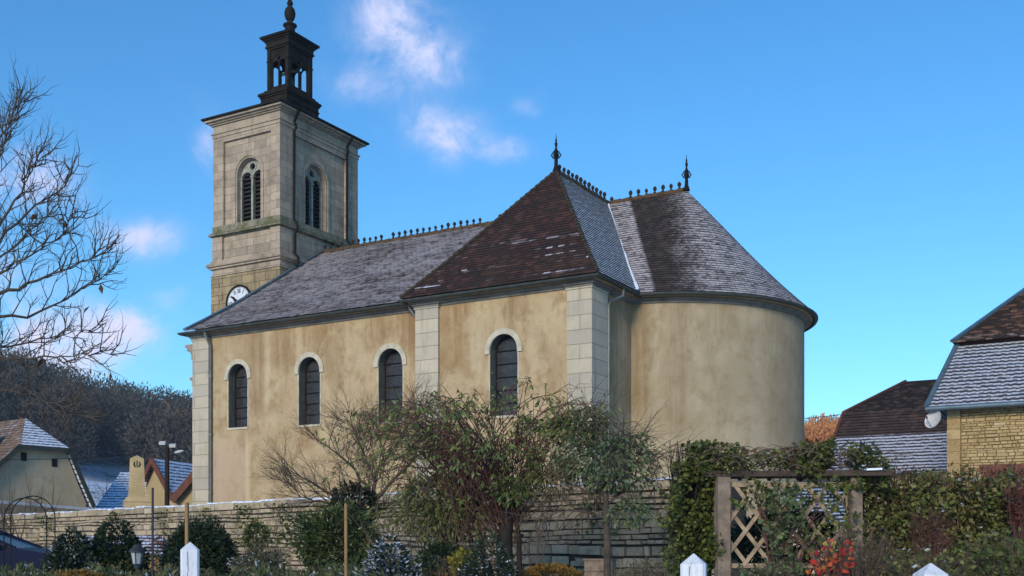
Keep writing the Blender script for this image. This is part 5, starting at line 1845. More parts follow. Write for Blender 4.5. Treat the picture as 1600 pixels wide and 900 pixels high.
# ================================================================== GARDEN FURNITURE
def post(px, d, w_, ytop, rot, label):
    c = at(px, d, z=GZ)
    top = at(px, d, ytop).z - GZ
    sh_ = w_ * 0.42
    t = thing('white_post', label, 'post', c, 'white concrete posts along the garden edge')
    t.rotation_euler = (0, 0, YAW + rot)
    m_ = MB()
    h, e = w_ / 2, w_ * 0.10
    oc = [(-h + e, -h), (h - e, -h), (h, -h + e), (h, h - e), (h - e, h), (-h + e, h), (-h, h - e), (-h, -h + e)]
    zs = top - sh_
    for i in range(8):
        a, b = oc[i], oc[(i + 1) % 8]
        m_.face([(*a, -0.3), (*b, -0.3), (*b, zs), (*a, zs)])
        m_.face([(*a, zs), (*b, zs), (b[0] * .06, b[1] * .06, top), (a[0] * .06, a[1] * .06, top)])
    m_.face([(x * .06, y * .06, top) for x, y in oc])
    me_o = m_.build('shaft', M['post_paint'])
    me_o.parent = t
    m_ = MB()
    for i in range(3):
        z = zs - 0.02 - i * 0.23
        m_.bar((-h * .25, -h - .0015, z), (-h * .25 + random.uniform(-.008, .008), -h - .0015, z - .22), .006, .004)
    co = m_.build('crack', M['gutter'])
    co.parent = t
    return t
post(297, 12.5, 0.20, 847, R(14), 'white pointed post with a wooden stake standing behind it')
post(1084, 9.0, 0.20, 865, R(-14), 'white pointed post in front of the ivy covered pergola end')
post(1454, 8.6, 0.205, 880, R(10), 'white pointed post at the foot of the hedge')

def stake(px, d, y0, w_, label, name='wooden_stake', mat='stake', rnd_=False):
    m_ = MB()
    a, b = at(px, d, z=GZ - 0.2), at(px + random.uniform(-1.5, 1.5), d, y0)
    m_.tube([a, a.lerp(b, .5), b], [w_ / 2 * 1.05, w_ / 2, w_ / 2 * .95], 8 if rnd_ else 5)
    return tag(m_.build(name, M[mat]), label, 'stake', 'stakes standing in the garden bed')
stake(292, 14.0, 785, 0.058, 'pale wooden stake rising behind the white post in front of the dark yew')
stake(541, 13.0, 787, 0.046, 'slim brown wooden stake in front of the glossy laurel')
stake(238, 17.0, 762, 0.035, 'thin dark metal rod beside the garden lantern', 'metal_rod', 'lampmetal', True)

lt_ = thing('garden_lantern', 'dark metal garden lantern with a domed top on a short stem, between the conifers', 'lantern', at(214.5, 16.5, z=GZ))
c = at(214.5, 16.5, z=0)
zt = at(214.5, 16.5, 850).z
mb = MB()
mb.lathe([(0.07, 0.3), (0.05, 0.5), (0.028, 0.6), (0.026, zt - 0.37), (0.045, zt - 0.34), (0.05, zt - 0.31), (0.03, zt - .30)], c, 10)
mb.build('stem', M['lampmetal'], lt_)
mb = MB()
mb.lathe([(0.062, zt - 0.30), (0.095, zt - 0.11)], c, 6, smooth=False)
mb.lathe([(0.001, zt - 0.301), (0.062, zt - 0.30)], c, 6, smooth=False)
mb.build('glass', M['lampglass'], lt_)
mb = MB()
for k in range(6):
    a = 2 * math.pi * k / 6
    mb.tube([c + Vector((.064 * math.cos(a), .064 * math.sin(a), zt - .30)), c + Vector((.097 * math.cos(a), .097 * math.sin(a), zt - .11))], .008, 5)
mb.lathe([(0.055, zt - .315), (0.072, zt - .31), (0.068, zt - .29), (0.06, zt - .29)], c, 6, smooth=False)
mb.build('cage', M['lampmetal'], lt_)
mb = MB()
mb.lathe([(0.12, zt - .12), (0.118, zt - .10), (0.085, zt - .06), (0.07, zt - .05), (0.06, zt - .02), (0.03, zt - .005), (0, zt)], c, 12)
mb.build('hood', M['lampmetal'], lt_)

ga = thing('garden_arch', 'thin black metal rose arch of two hoops beside the car', 'arch', at(45, 21, z=GZ))
hoops = []
for d, x0, x1, yt in ((20.6, 6, 73, 778), (21.6, 17, 86, 775)):
    pts = []
    zt = at(40, d, yt).z
    cx, hw = (x0 + x1) / 2, (x1 - x0) / 2
    hm = hw * mpp(d)
    pts = [at(x0, d, z=GZ - .2), at(x0, d, z=zt - hm)]
    for a in np.linspace(math.pi, 0, 15)[1:-1]:
        pts.append(at(cx + hw * math.cos(a), d, z=zt - hm + hm * math.sin(a)))
    pts += [at(x1, d, z=zt - hm), at(x1, d, z=GZ - .2)]
    mb = MB()
    mb.tube(pts, 0.011, 6)
    mb.build('hoop', M['black_iron'], ga)
    hoops.append(pts)
for i in (1, 3, 6, 8, 10, 13, 15):
    mb = MB()
    mb.tube([hoops[0][min(i, len(hoops[0]) - 1)], hoops[1][min(i, len(hoops[1]) - 1)]], 0.009, 5)
    mb.build('rung', M['black_iron'], ga)

hut = thing('wooden_hut', 'small orange-brown wooden hut with a snow dusted tiled roof behind the conifers', 'hut', at(195, 23, z=GZ))
HM = twist(at(195, 23.4, z=GZ), YAW + R(8))
mb = MB()
mb.box(-.75, .75, -.35, .45, -.2, 1.02, M=HM)
p = [HM @ Vector(v) for v in ((-.62, -.52, 1.02), (-.20, -.52, 1.02), (-.41, -.52, 1.33))]
mb.face(p)
mb.build('wall', M['stake'], hut)
M['hut_tile'] = rooftile('hut_tile', (0.15, 0.055, 0.03), (0.1, 0.04, 0.025), (0.18, 0.07, 0.04), (0.40, 0.56), 0.12, 0.12, (0.6, 0.65, 0.78), 3, (0.1, 0.8), 0.6, moss=0.05)
mb = MB()
roof(mb, [HM @ Vector((-.85 + 1.7 * i / 3, -.52, 1.02)) for i in range(4)], [HM @ Vector((-.78 + 1.56 * i / 3, .02, 1.42)) for i in range(4)], nof, .12, .02)
roof(mb, [HM @ Vector((.85 - 1.7 * i / 3, .6, 1.0)) for i in range(4)], [HM @ Vector((.78 - 1.56 * i / 3, .02, 1.42)) for i in range(4)], nof, .12, .02)
roof(mb, [HM @ Vector((-.16, -.62, .98)), HM @ Vector((-.16, .0, .98))], [HM @ Vector((-.41, -.62, 1.36)), HM @ Vector((-.41, 0, 1.36))], nof, .12, .02)
roof(mb, [HM @ Vector((-.66, 0, .98)), HM @ Vector((-.66, -.62, .98))], [HM @ Vector((-.41, 0, 1.36)), HM @ Vector((-.41, -.62, 1.36))], nof, .12, .02)
mb.build('roof', M['hut_tile'], hut)

bx = thing('wooden_crate', 'dark brown slatted box standing at the foot of the sapling', 'box', at(938, 16.6, z=GZ))
BM = twist(at(938, 16.8, z=GZ), YAW + R(-10))
mb = MB()
zt = at(938, 16.8, 876).z - GZ
for k in range(5):
    z1 = zt - k * 0.17
    mb.box(-.22, .22, -.2, .2, z1 - .155, z1, M=BM)
mb.box(-.2, .2, -.18, .18, -.2, zt - .01, M=BM)
mb.build('slats', M['wood'], bx)
mb = MB()
mb.box(-.24, .24, -.22, .22, zt + .002, zt + .03, M=BM)
mb.build('lid', M['wood'], bx)

# ================================================================== PERGOLA AND TRELLIS
pg = thing('pergola', 'weathered timber pergola of two square posts and a beam overgrown with climbers', 'pergola', at(1235, 11, z=GZ))
PD_ = 11.0
zb = at(1235, PD_, 741).z
for px, w_ in ((1128.5, 0.125), (1335, 0.115)):
    mb = MB()
    PM = twist(at(px, PD_, z=0), YAW + R(8))
    mb.box(-w_ / 2, w_ / 2, -w_ / 2, w_ / 2, GZ - .3, zb - .03, M=PM)
    mb.build('post', M['wood'], pg)
mb = MB()
mb.bar(at(1100, PD_, 741), at(1392, PD_ - .1, 739), .09, .055)
mb.build('beam', M['beam'], pg)
mb = MB()
mb.bar(at(1096, PD_ + .75, 743), at(1398, PD_ + .65, 741), .10, .07)
mb.build('rear_beam', M['beam'], pg)
for k in range(7):
    px = 1110 + 46 * k
    mb = MB()
    a, b = at(px, PD_ + .06, z=zb + .01), at(px, PD_ + .72, z=zb + .01)
    mb.bar(a, b, .045, .06)
    mb.build('rafter', M['beam'], pg)
mb = MB()
mb.bar(at(1352, PD_ - .12, 734), at(1376, PD_ - .12, 733), .1, .02)
mb.build('snow_cap', M['snow'], pg)

tr_ = thing('trellis', 'diamond lattice panel of pale laths between the pergola posts', 'trellis', at(1235, 11.05, z=GZ))
x0, x1 = (1139 - 800) / F * 11.02, (1324 - 800) / F * 11.02
z0, z1 = at(1200, 11.02, 884).z, at(1200, 11.02, 757).z
mb = MB()
for a, b in (((x0, z0), (x0, z1)), ((x1, z0), (x1, z1)), ((x0, z0), (x1, z0)), ((x0, z1), (x1, z1))):
    mb.bar(W(a[0], 11.03, a[1]), W(b[0], 11.03, b[1]), .02 if a[0] != b[0] else .045, .045 if a[0] != b[0] else .02, up=(0, 0, 1))
mb.build('frame', M['lath'], tr_)
def lathline(sgn, c, dy):
    pts = []
    for z in (z0, z1):
        x = c + sgn * (z - z0) * .75
        if x0 <= x <= x1:
            pts.append((x, z))
    for x in (x0, x1):
        z = z0 + (x - c) * sgn / .75
        if z0 < z < z1:
            pts.append((x, z))
    if len(pts) < 2:
        return
    (xa_, za_), (xb_, zb_) = pts[0], pts[1]
    if abs(xa_ - xb_) < .06:
        return
    m_ = MB()
    n = 5
    a, b = W(xa_, 11.02 + dy, za_), W(xb_, 11.02 + dy, zb_)
    dv = (b - a).normalized()
    fw = W(0, 1) - W(0, 0)
    m_.bar(a, b, .038, .012, up=fw)
    o_ = m_.build('lath', M['lath'], tr_)
H_ = z1 - z0
c = x0 - H_
while c < x1 + H_:
    lathline(1, c, -0.012)
    lathline(-1, c + H_ * 0 + .05, 0.012)
    c += 0.235


def shell_leaves(name, n, box_, face_in, mat, parent, size, seed, gap=0.25, lump=0.12):
    pass


def px_cloud(n, pxr, yr, d, dd, seed, gap=0.3, fall=None, edge=0.0):
    """leaf places filling a region of a hedge or climber: px range, y range at depth d, thickness dd, with clumps and gaps"""
    g_ = np.random.default_rng(seed)
    k = int(n * 2.2)
    X = g_.uniform((pxr[0] - 800) / F * d, (pxr[1] - 800) / F * d, k)
    Zr = (EYE + (HY - yr[1]) / F * d, EYE + (HY - yr[0]) / F * d)
    Z = g_.uniform(Zr[0], Zr[1], k)
    T = g_.uniform(0, 1, k) ** 1.7 * dd
    ph = g_.uniform(0, 6.28, 12)
    fr = g_.uniform(3, 16, (12, 2)) * g_.choice([-1, 1], (12, 2))
    cl = sum(np.sin(X * fr[i, 0] + Z * fr[i, 1] + ph[i]) for i in range(12)) / 12
    keep = cl > (gap - 0.55)
    if fall is not None:
        keep &= fall(800 + F * X / d, HY - (Z - EYE) / d * F, cl)
    X, Z, T, cl = X[keep][:n], Z[keep][:n], T[keep][:n], cl[keep][:n]
    T = T - cl * 0.35
    P = np.stack([X * ca - (d + T) * sa, X * sa + (d + T) * ca, Z], 1)
    D = np.tile(np.array([sa, -ca, -0.25]) * 1.0, (len(X), 1))
    return P, D, cl


iv = thing('ivy', 'thick green ivy column with upright twigs covering the end of the pergola', 'ivy', at(1085, 11.2, z=GZ))
mb = MB()
for k in range(70):
    px = random.uniform(1045, 1120)
    a = at(px, 11.3 + random.uniform(-.2, .3), random.uniform(720, 900))
    b = at(px + random.uniform(-14, 14), 11.3 + random.uniform(-.3, .3), random.uniform(686, 715))
    if b.z > a.z:
        mb.tube([a, a.lerp(b, .5) + Vector((random.gauss(0, .03), random.gauss(0, .03), 0)), b], [.008, .006, .003], 4, cap=False)
mb.build('stems', M['darkbark'], iv)
edge = lambda px, y, cl: (px > 1044 + 10 * cl * 3 + (y < 745) * 14) & (y > 690 + 30 * (cl < 0))
P_, D_, cl = px_cloud(4200, (1036, 1124), (688, 905), 11.05, .55, 31, 0.28, edge)
leaf_mesh('foliage', P_, D_, .05, .04, M['leaf_ivy'], iv, jitter=.7)
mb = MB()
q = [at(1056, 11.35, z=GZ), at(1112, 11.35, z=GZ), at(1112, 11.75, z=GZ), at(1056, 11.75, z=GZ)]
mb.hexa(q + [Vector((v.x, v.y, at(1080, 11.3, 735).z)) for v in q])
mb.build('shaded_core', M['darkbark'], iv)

cv = thing('climbing_vine', 'tangled green and brown climber lying along the top of the pergola beam', 'climber', at(1235, 11.2, 730))
mb = MB()
for k in range(190):
    px = random.uniform(1085, 1395)
    y = 722 + random.uniform(-18, 14)
    d = 11 + random.uniform(-.25, .6)
    L_ = random.uniform(18, 60)
    s_ = random.choice((-1, 1))
    a, b, c = at(px, d, y), at(px + s_ * L_ * .6, d, y - random.uniform(5, 28)), at(px + s_ * L_, d + random.uniform(-.1, .1), y + random.uniform(-12, 14))
    mb.tube(bez(a, b, c, 6), [.007, .006, .005, .004, .003, .002], 4, cap=False)
mb.build('stems', M['twig'], cv)
def vtop(px, y, cl):
    yt = np.interp(px, [1090, 1130, 1180, 1220, 1250, 1300, 1350, 1375, 1395], [688, 690, 697, 702, 690, 684, 690, 700, 730])
    yb = np.interp(px, [1090, 1130, 1180, 1220, 1250, 1300, 1340, 1395], [750, 742, 730, 728, 740, 752, 765, 760])
    den = np.interp(px, [1090, 1150, 1200, 1230, 1260, 1395], [1, .5, .28, .35, .95, 1])
    return (y > yt + 8 * cl) & (y < yb) & (np.random.default_rng(2).uniform(0, 1, len(px)) < den)
P_, D_, cl = px_cloud(5600, (1090, 1395), (684, 772), 10.9, .75, 41, 0.36, vtop)
leaf_mesh('foliage', P_, D_, .044, .032, M['leaf_ivy'], cv, jitter=.8)
P_, D_, cl = px_cloud(520, (1090, 1300), (690, 740), 10.9, .7, 43, 0.3, vtop)
leaf_mesh('dry_leaves', P_, D_, .05, .035, M['leaf_brown'], cv, jitter=.8)

cr = thing('climbing_rose', 'green climbing rose growing up the middle of the trellis', 'rose', at(1225, 10.9, z=GZ))
mb = MB()
for k in range(26):
    a = at(random.uniform(1195, 1250), 10.85, 905)
    b = at(random.uniform(1170, 1290), 10.9, random.uniform(750, 830))
    mb.tube(bez(a, a.lerp(b, .5) + Vector((0, 0, .15)), b, 6), [.008, .007, .006, .005, .004, .003], 4, cap=False)
mb.build('stems', M['cane'], cr)
def vmid(px, y, cl):
    c_ = np.interp(y, [750, 800, 850, 900], [1218, 1222, 1226, 1222])
    hw = np.interp(y, [745, 765, 810, 850, 900], [46, 44, 34, 24, 40])
    return np.abs(px - c_) < hw * .72 * (1 + cl)
P_, D_, cl = px_cloud(950, (1150, 1300), (748, 905), 10.75, .3, 51, 0.25, vmid)
leaf_mesh('foliage', P_, D_, .06, .042, M['leaf_sapling'], cr, jitter=.8)
P_, D_, cl = px_cloud(560, (1250, 1345), (745, 900), 10.8, .3, 52, 0.45)
leaf_mesh('side_foliage', P_, D_, .055, .04, M['leaf_ivy'], cr, jitter=.8)
P_, D_, cl = px_cloud(150, (1140, 1210), (745, 790), 10.85, .3, 53, 0.4)
leaf_mesh('upper_foliage', P_, D_, .055, .04, M['leaf_ivy'], cr, jitter=.8)

hd = thing('hedge', 'tall clipped green hedge running from the pergola post below the stone barn', 'hedge', at(1500, 11.8, z=GZ))
def htop(px, y, cl):
    return y > 738 + 16 * np.sin(px * .05) * .3 - 26 * cl
P_, D_, cl = px_cloud(11500, (1346, 1680), (728, 915), 11.2, .65, 61, 0.2, htop)
leaf_mesh('foliage', P_, D_, .054, .036, M['leaf_hedge'], hd, jitter=.7)
P_, D_, cl = px_cloud(620, (1400, 1660), (728, 765), 11.2, .8, 62, 0.3)
leaf_mesh('dry_foliage', P_, np.tile([0, 0, 1.0], (len(P_), 1)), .05, .02, M['leaf_brown'], hd, jitter=.8)
mb = MB()
for k in range(150):
    px = random.uniform(1350, 1670)
    a, b = at(px, 11.5, random.uniform(790, 900)), at(px + random.uniform(-16, 16), 11.4 + random.uniform(-.25, .3), random.uniform(728, 760))
    mb.tube([a, a.lerp(b, .6) + Vector((random.gauss(0, .04), random.gauss(0, .04), 0)), b], [.009, .006, .002], 4, cap=False)
mb.build('twigs', M['twig'], hd)
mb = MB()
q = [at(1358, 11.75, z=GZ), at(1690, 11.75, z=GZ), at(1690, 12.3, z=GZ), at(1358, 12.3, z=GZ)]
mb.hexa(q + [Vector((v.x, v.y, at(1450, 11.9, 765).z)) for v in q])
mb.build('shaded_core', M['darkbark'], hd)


def twiggy(name, label, cat, px, d, ybase, ytop, spread, n, bark, leaf=None, nleaf=0, lsize=.05, lw=.03, rad=.006, group=None, bend=.25, seed=0, droop=0.0, base_spread=.25):
    """a loose shrub of upright twigs with leaves along them"""
    g_ = random.Random(seed)
    t = thing(name, label, cat, at(px, d, z=GZ), group)
    m_ = MB()
    P, D = [], []
    zb_ = EYE + (HY - ybase) / F * d
    c = at(px, d, z=zb_)
    ht = at(px, d, ytop).z - zb_
    sp = spread * mpp(d)
    for k in range(n):
        a = g_.uniform(0, 2 * math.pi)
        rr_ = math.sqrt(g_.random())
        p0 = c + Vector((math.cos(a), math.sin(a), 0)) * sp * base_spread * rr_
        tip = c + Vector((math.cos(a), math.sin(a), 0)) * sp * rr_ + Vector((0, 0, ht * g_.uniform(.55, 1.0) * (1 - .25 * rr_)))
        mid = p0.lerp(tip, .55) + Vector((g_.gauss(0, .05), g_.gauss(0, .05), ht * bend * .5))
        pts = bez(p0, mid, tip, 7)
        m_.tube(pts, [rad * (1 - .11 * i) for i in range(7)], 4, cap=False)
        for j in range(2):
            i = g_.randint(2, 5)
            q = pts[i] + Vector((g_.gauss(0, .1), g_.gauss(0, .1), g_.uniform(.05, .2) * ht)) * min(1, sp * 3)
            m_.tube([pts[i], q], [rad * .5, rad * .25], 3, cap=False)
        for j in range(nleaf):
            f = g_.uniform(.3, 1.0) * 5.99
            i = int(f)
            q = pts[i].lerp(pts[i + 1], f - i)
            P.append(q)
            dv = pts[i + 1] - pts[i]
            D.append(Vector((g_.gauss(0, 1), g_.gauss(0, 1), g_.gauss(0, .6))) .normalized() * .9 + dv.normalized() * .6)
    m_.build('stems', bark, t)
    if leaf is not None and P:
        leaf_mesh('foliage', [tuple(q) for q in P], [tuple(q) for q in D], lsize, lw, leaf, t, droop=droop, jitter=.3)
    return t


rs = twiggy('rose_bush', 'rose bush with bright red and orange leaves in front of the trellis', 'rose bush', 1300, 8.6, 925, 826, 42, 46, M['cane'], M['leaf_red'], 4, .045, .036, .005, seed=3)
twiggy('bare_shrub', 'grey-pink leafless twiggy shrub between the red rose bush and the hedge', 'shrub', 1340, 9.6, 935, 805, 75, 150, M['twig'], M['leaf_brown'], 1, .035, .02, .005, seed=4)
twiggy('dry_perennial', 'rust brown dry flower stalks standing against the middle of the hedge', 'dried plant', 1455, 10.6, 900, 772, 38, 90, M['cane'], M['leaf_brown'], 7, .035, .018, .004, seed=5)
twiggy('low_shrub', 'low mixed green and brown shrub around the white post under the hedge', 'shrub', 1440, 9.4, 940, 838, 90, 130, M['twig'], M['leaf_hedge'], 5, .045, .028, .004, seed=6)
twiggy('leafy_shrub', 'bright green leafy shrub in the lower corner under the hedge', 'shrub', 1575, 9.2, 940, 815, 70, 100, M['twig'], M['leaf_mid'], 9, .055, .035, .005, seed=7)
twiggy('maroon_shrub', 'dark red leaved shrub topping the hedge beneath the barn lintel', 'shrub', 1596, 10.9, 860, 728, 26, 60, M['cane'], M['leaf_maroon'], 8, .05, .032, .005, seed=8)
twiggy('small_shrub', 'small green and brown shrub at the foot of the trellis', 'shrub', 1200, 10.2, 930, 868, 60, 70, M['twig'], M['leaf_sapling'], 5, .045, .03, .004, seed=9)

# ================================================================== SHRUBS AND TREES ALONG THE WALL
def conifer(px, d, ybase, ytop, halfw, label, mat, n, seed, group=None, power=.8, size=.06, name='conifer', cat='conifer'):
    c = at(px, d, z=GZ)
    t = thing(name, label, cat, c, group)
    zb_ = EYE + (HY - ybase) / F * d
    h = at(px, d, ytop).z - GZ
    r = halfw * mpp(d)
    P, D = cone_points(n, (c.x, c.y, GZ - .05), h, r, seed, power)
    leaf_mesh('foliage', P, D, size, size * .45, mat, t, jitter=.55)
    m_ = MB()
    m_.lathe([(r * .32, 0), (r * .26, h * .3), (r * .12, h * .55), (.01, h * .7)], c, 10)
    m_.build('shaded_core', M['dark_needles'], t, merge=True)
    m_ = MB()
    m_.tube([c - Vector((0, 0, .2)), c + Vector((0, 0, h * .5))], [.06, .03], 6)
    m_.build('trunk', M['darkbark'], t)
    return t
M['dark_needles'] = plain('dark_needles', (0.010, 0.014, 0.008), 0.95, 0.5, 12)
conifer(113, 18, 900, 822, 60, 'snow flecked dark conifer beside the parked car', M['leaf_frost'], 15000, 1, power=.55, size=.075)
conifer(180, 18.5, 900, 806, 64, 'tall dark green conifer in front of the wooden hut', M['leaf_needle'], 17000, 2, power=.47, size=.075)
conifer(262, 18.6, 900, 838, 48, 'low dark bushy yew at the foot of the broad yew beside the lantern', M['leaf_dark'], 1800, 14, power=.45, name='yew', cat='yew')
conifer(608, 14.5, 930, 828, 74, 'rounded cone shaped bush heavily flecked with snow', M['leaf_snowcone'], 7000, 5, power=.62, name='cone_bush', cat='bush', size=.07)
conifer(764, 14.0, 930, 822, 86, 'dark green cone shaped conifer under the arching shrub', M['leaf_frost'], 11000, 6, power=.7, size=.045)

def bush(name, label, px, d, ycen, hw, hh, mat, n, size, seed, cat='bush', core=True, aspect=.5, depth=None, lump=.25):
    c = at(px, d, ycen)
    t = thing(name, label, cat, at(px, d, z=GZ))
    r = (hw * mpp(d), (depth or hw) * mpp(d), hh * mpp(d))
    P, D = blob_points(n, (0, 0, 0), r, .55, lump, seed=seed)
    Q = np.stack([P[:, 0] * ca - P[:, 1] * sa + c.x, P[:, 0] * sa + P[:, 1] * ca + c.y, P[:, 2] + c.z], 1)
    E_ = np.stack([D[:, 0] * ca - D[:, 1] * sa, D[:, 0] * sa + D[:, 1] * ca, D[:, 2]], 1)
    leaf_mesh('foliage', Q, E_, size, size * aspect, mat, t, jitter=.6)
    m_ = MB()
    g_ = random.Random(seed)
    for k in range(14):
        a = g_.uniform(0, 6.28)
        p1 = Vector((c.x + math.cos(a) * r[0] * .7, c.y + math.sin(a) * r[0] * .7, c.z + g_.uniform(-.3, .8) * r[2]))
        m_.tube([Vector((c.x, c.y, GZ - .1)), Vector((c.x, c.y, GZ)).lerp(p1, .5) + Vector((0, 0, .1)), p1], [.015, .01, .005], 4, cap=False)
    m_.build('stems', M['darkbark'], t)
    return t
bush('evergreen_shrub', 'dark evergreen shrub growing close behind the trellis lattice', 1225, 12.7, 850, 105, 70, M['leaf_needle'], 4200, .07, 71, 'shrub', depth=50)
bush('yew', 'broad dark yew behind the first white post and its wooden stake', 300, 19.5, 868, 58, 68, M['leaf_needle'], 7500, .085, 31, 'yew', aspect=.3, lump=.35)
bush('yew', 'slimmer dark yew between the broad yew and the garden wall', 345, 19.8, 878, 40, 66, M['leaf_needle'], 4600, .085, 32, 'yew', aspect=.3, lump=.4)
bush('laurel', 'large glossy dark laurel below the bare maple', 522, 19.5, 850, 78, 84, M['leaf_laurel'], 6500, .10, 11, 'laurel', aspect=.36, lump=.45)
bush('laurel', 'dark laurel top showing above the wall beside the maple trunk', 555, 21, 785, 42, 34, M['leaf_dark'], 1300, .10, 12, 'laurel', aspect=.42)
bush('evergreen_bush', 'dark evergreen bush filling the gap below the arching shrub and beside the snowy cone', 690, 17, 880, 50, 36, M['leaf_dark'], 1800, .07, 13)
bush('yellow_bush', 'yellow leaved bush beside the dark cone conifer', 722, 14.6, 882, 19, 26, M['leaf_yellow'], 420, .06, 15, aspect=.5)
bush('orange_bush', 'low orange and yellow barberry bush in front of the garden wall', 862, 14.5, 905, 60, 30, M['leaf_orange'], 2300, .045, 16, aspect=.6)
bush('frosted_bush', 'low grey-green bush with snow on its top beside the pale grass', 405, 17, 885, 46, 24, M['leaf_grey'], 1800, .05, 17)
bush('climber_bush', 'mid green leafy bush climbing the garden wall left of the laurel', 400, 24, 838, 22, 26, M['leaf_ivy'], 700, .09, 18)
twiggy('ornamental_grass', 'clump of pale arching ornamental grass by the frosted bush', 'grass clump', 412, 17.5, 905, 838, 44, 170, M['grass_stem'] if 'grass_stem' in M else M['twig'], M['leaf_grass'], 3, .16, .012, .003, seed=21, bend=.5, base_spread=.12)
twiggy('dry_stalks', 'dry beige flower stalks in front of the laurel', 'dried plant', 500, 15, 930, 868, 60, 60, M['twig'], M['leaf_grass'], 3, .08, .02, .004, seed=22, base_spread=.8)
twiggy('dry_stalks', 'dry beige stalks at the foot of the wall beside the ivy column', 'dried plant', 1010, 14, 930, 862, 55, 110, M['twig'], M['leaf_grass'], 3, .08, .016, .004, seed=23, base_spread=.85)
twiggy('dry_stalks', 'dry stalks between the snowy cone bush and the dark conifer', 'dried plant', 690, 14.3, 935, 862, 36, 46, M['twig'], M['leaf_orange'], 2, .06, .02, .004, seed=24, base_spread=.85)
bush('low_hedge', 'low olive and orange clipped edging beside the lantern', 122, 12.8, 906, 40, 17, M['leaf_orange'], 1300, .04, 25, 'hedge', aspect=.6)
gc_P, gc_D = [], []
for _ in range(5200):
    px, d = random.uniform(-80, 1650), random.uniform(10.5, 16)
    q = at(px, d, z=0)
    gc_P.append((q.x, q.y, hill_z((px - 800) / F * d, d) + random.uniform(0, .05)))
    gc_D.append((random.gauss(0, .4), random.gauss(0, .4), 1))
gcv = leaf_mesh('grass', gc_P, gc_D, .22, .03, M['leaf_grass'], jitter=.2)
gcv['kind'] = 'stuff'
tag(gcv, 'rough pale grass between the garden plants', 'grass')
gc_P, gc_D = [], []
for _ in range(6500):
    px, d = random.uniform(-60, 600), random.uniform(13, 15)
    q = at(px, d, z=0)
    h = .84 + .06 * math.sin(px * .05) + .05 * math.sin(px * .17 + d)
    gc_P.append((q.x, q.y, GZ + h * random.uniform(.5, 1) ** .6))
    gc_D.append((random.gauss(0, .6), random.gauss(0, .6), .8))
gcv = leaf_mesh('undergrowth', gc_P, gc_D, .085, .03, M['leaf_bed'], jitter=.4)
gcv['kind'] = 'stuff'
tag(gcv, 'low frosty ground cover plants in the front bed', 'ground cover')

# ---- bare fine-twigged maple
mp = thing('bare_maple', 'small leafless maple with a fan of fine twigs in front of the church wall', 'tree', at(590, 21, z=GZ))
mb, mt = MB(), MB()
random.seed(21)
d0 = 21.0
viewdir = (W(0, 1) - W(0, 0))
trunk = [at(600, d0, z=GZ), at(592, d0, 850), at(574, d0, 822), at(583, d0, 790)]
mb.tube(trunk, [.10, .085, .07, .06], 8, cap=False)
limbs = [([(574, 822), (545, 795), (510, 768), (470, 745)], .045), ([(583, 790), (574, 760), (545, 725), (500, 690)], .045), ([(583, 790), (585, 750), (600, 715), (590, 670)], .045),
         ([(583, 790), (610, 755), (640, 725), (665, 700)], .04), ([(574, 822), (600, 795), (640, 770), (690, 740)], .035), ([(545, 795), (500, 785), (470, 775), (450, 755)], .025),
         ([(585, 750), (570, 715), (560, 680), (545, 660)], .03), ([(600, 715), (625, 690), (640, 660), (650, 650)], .028)]
tips = []
for pl, r0 in limbs:
    ph = random.uniform(-.35, .35)
    pts = [at(x, d0 + ph * i * .5, y) for i, (x, y) in enumerate(pl)]
    fine = []
    for i in range(len(pts) - 1):
        for k in range(3):
            fine.append(pts[i].lerp(pts[i + 1], k / 3) + Vector((random.gauss(0, .015), random.gauss(0, .015), random.gauss(0, .015))))
    fine.append(pts[-1])
    n = len(fine)
    mb.tube(fine, [r0 * (1 - .75 * i / (n - 1)) for i in range(n)], 6, cap=False)
    for i in range(2, n):
        for k in range(2):
            dv = (fine[i] - fine[i - 1]).normalized()
            ax = dv.orthogonal()
            ax.rotate(Matrix.Rotation(random.uniform(0, 6.28), 3, dv))
            nd = dv + ax.normalized() * random.uniform(.5, 1.0) + Vector((0, 0, .15))
            nd = nd - viewdir * nd.dot(viewdir) * .4
            grow(mt, fine[i], nd, random.uniform(.30, .55), max(.010, r0 * .28 * (1 - .5 * i / n)), 0, 3, 3, .6, .12, .12, None, 4, .68, None, .72)
mb.build('trunk', M['bark'], mp)
mt.build('twigs', M['twig'], mp)

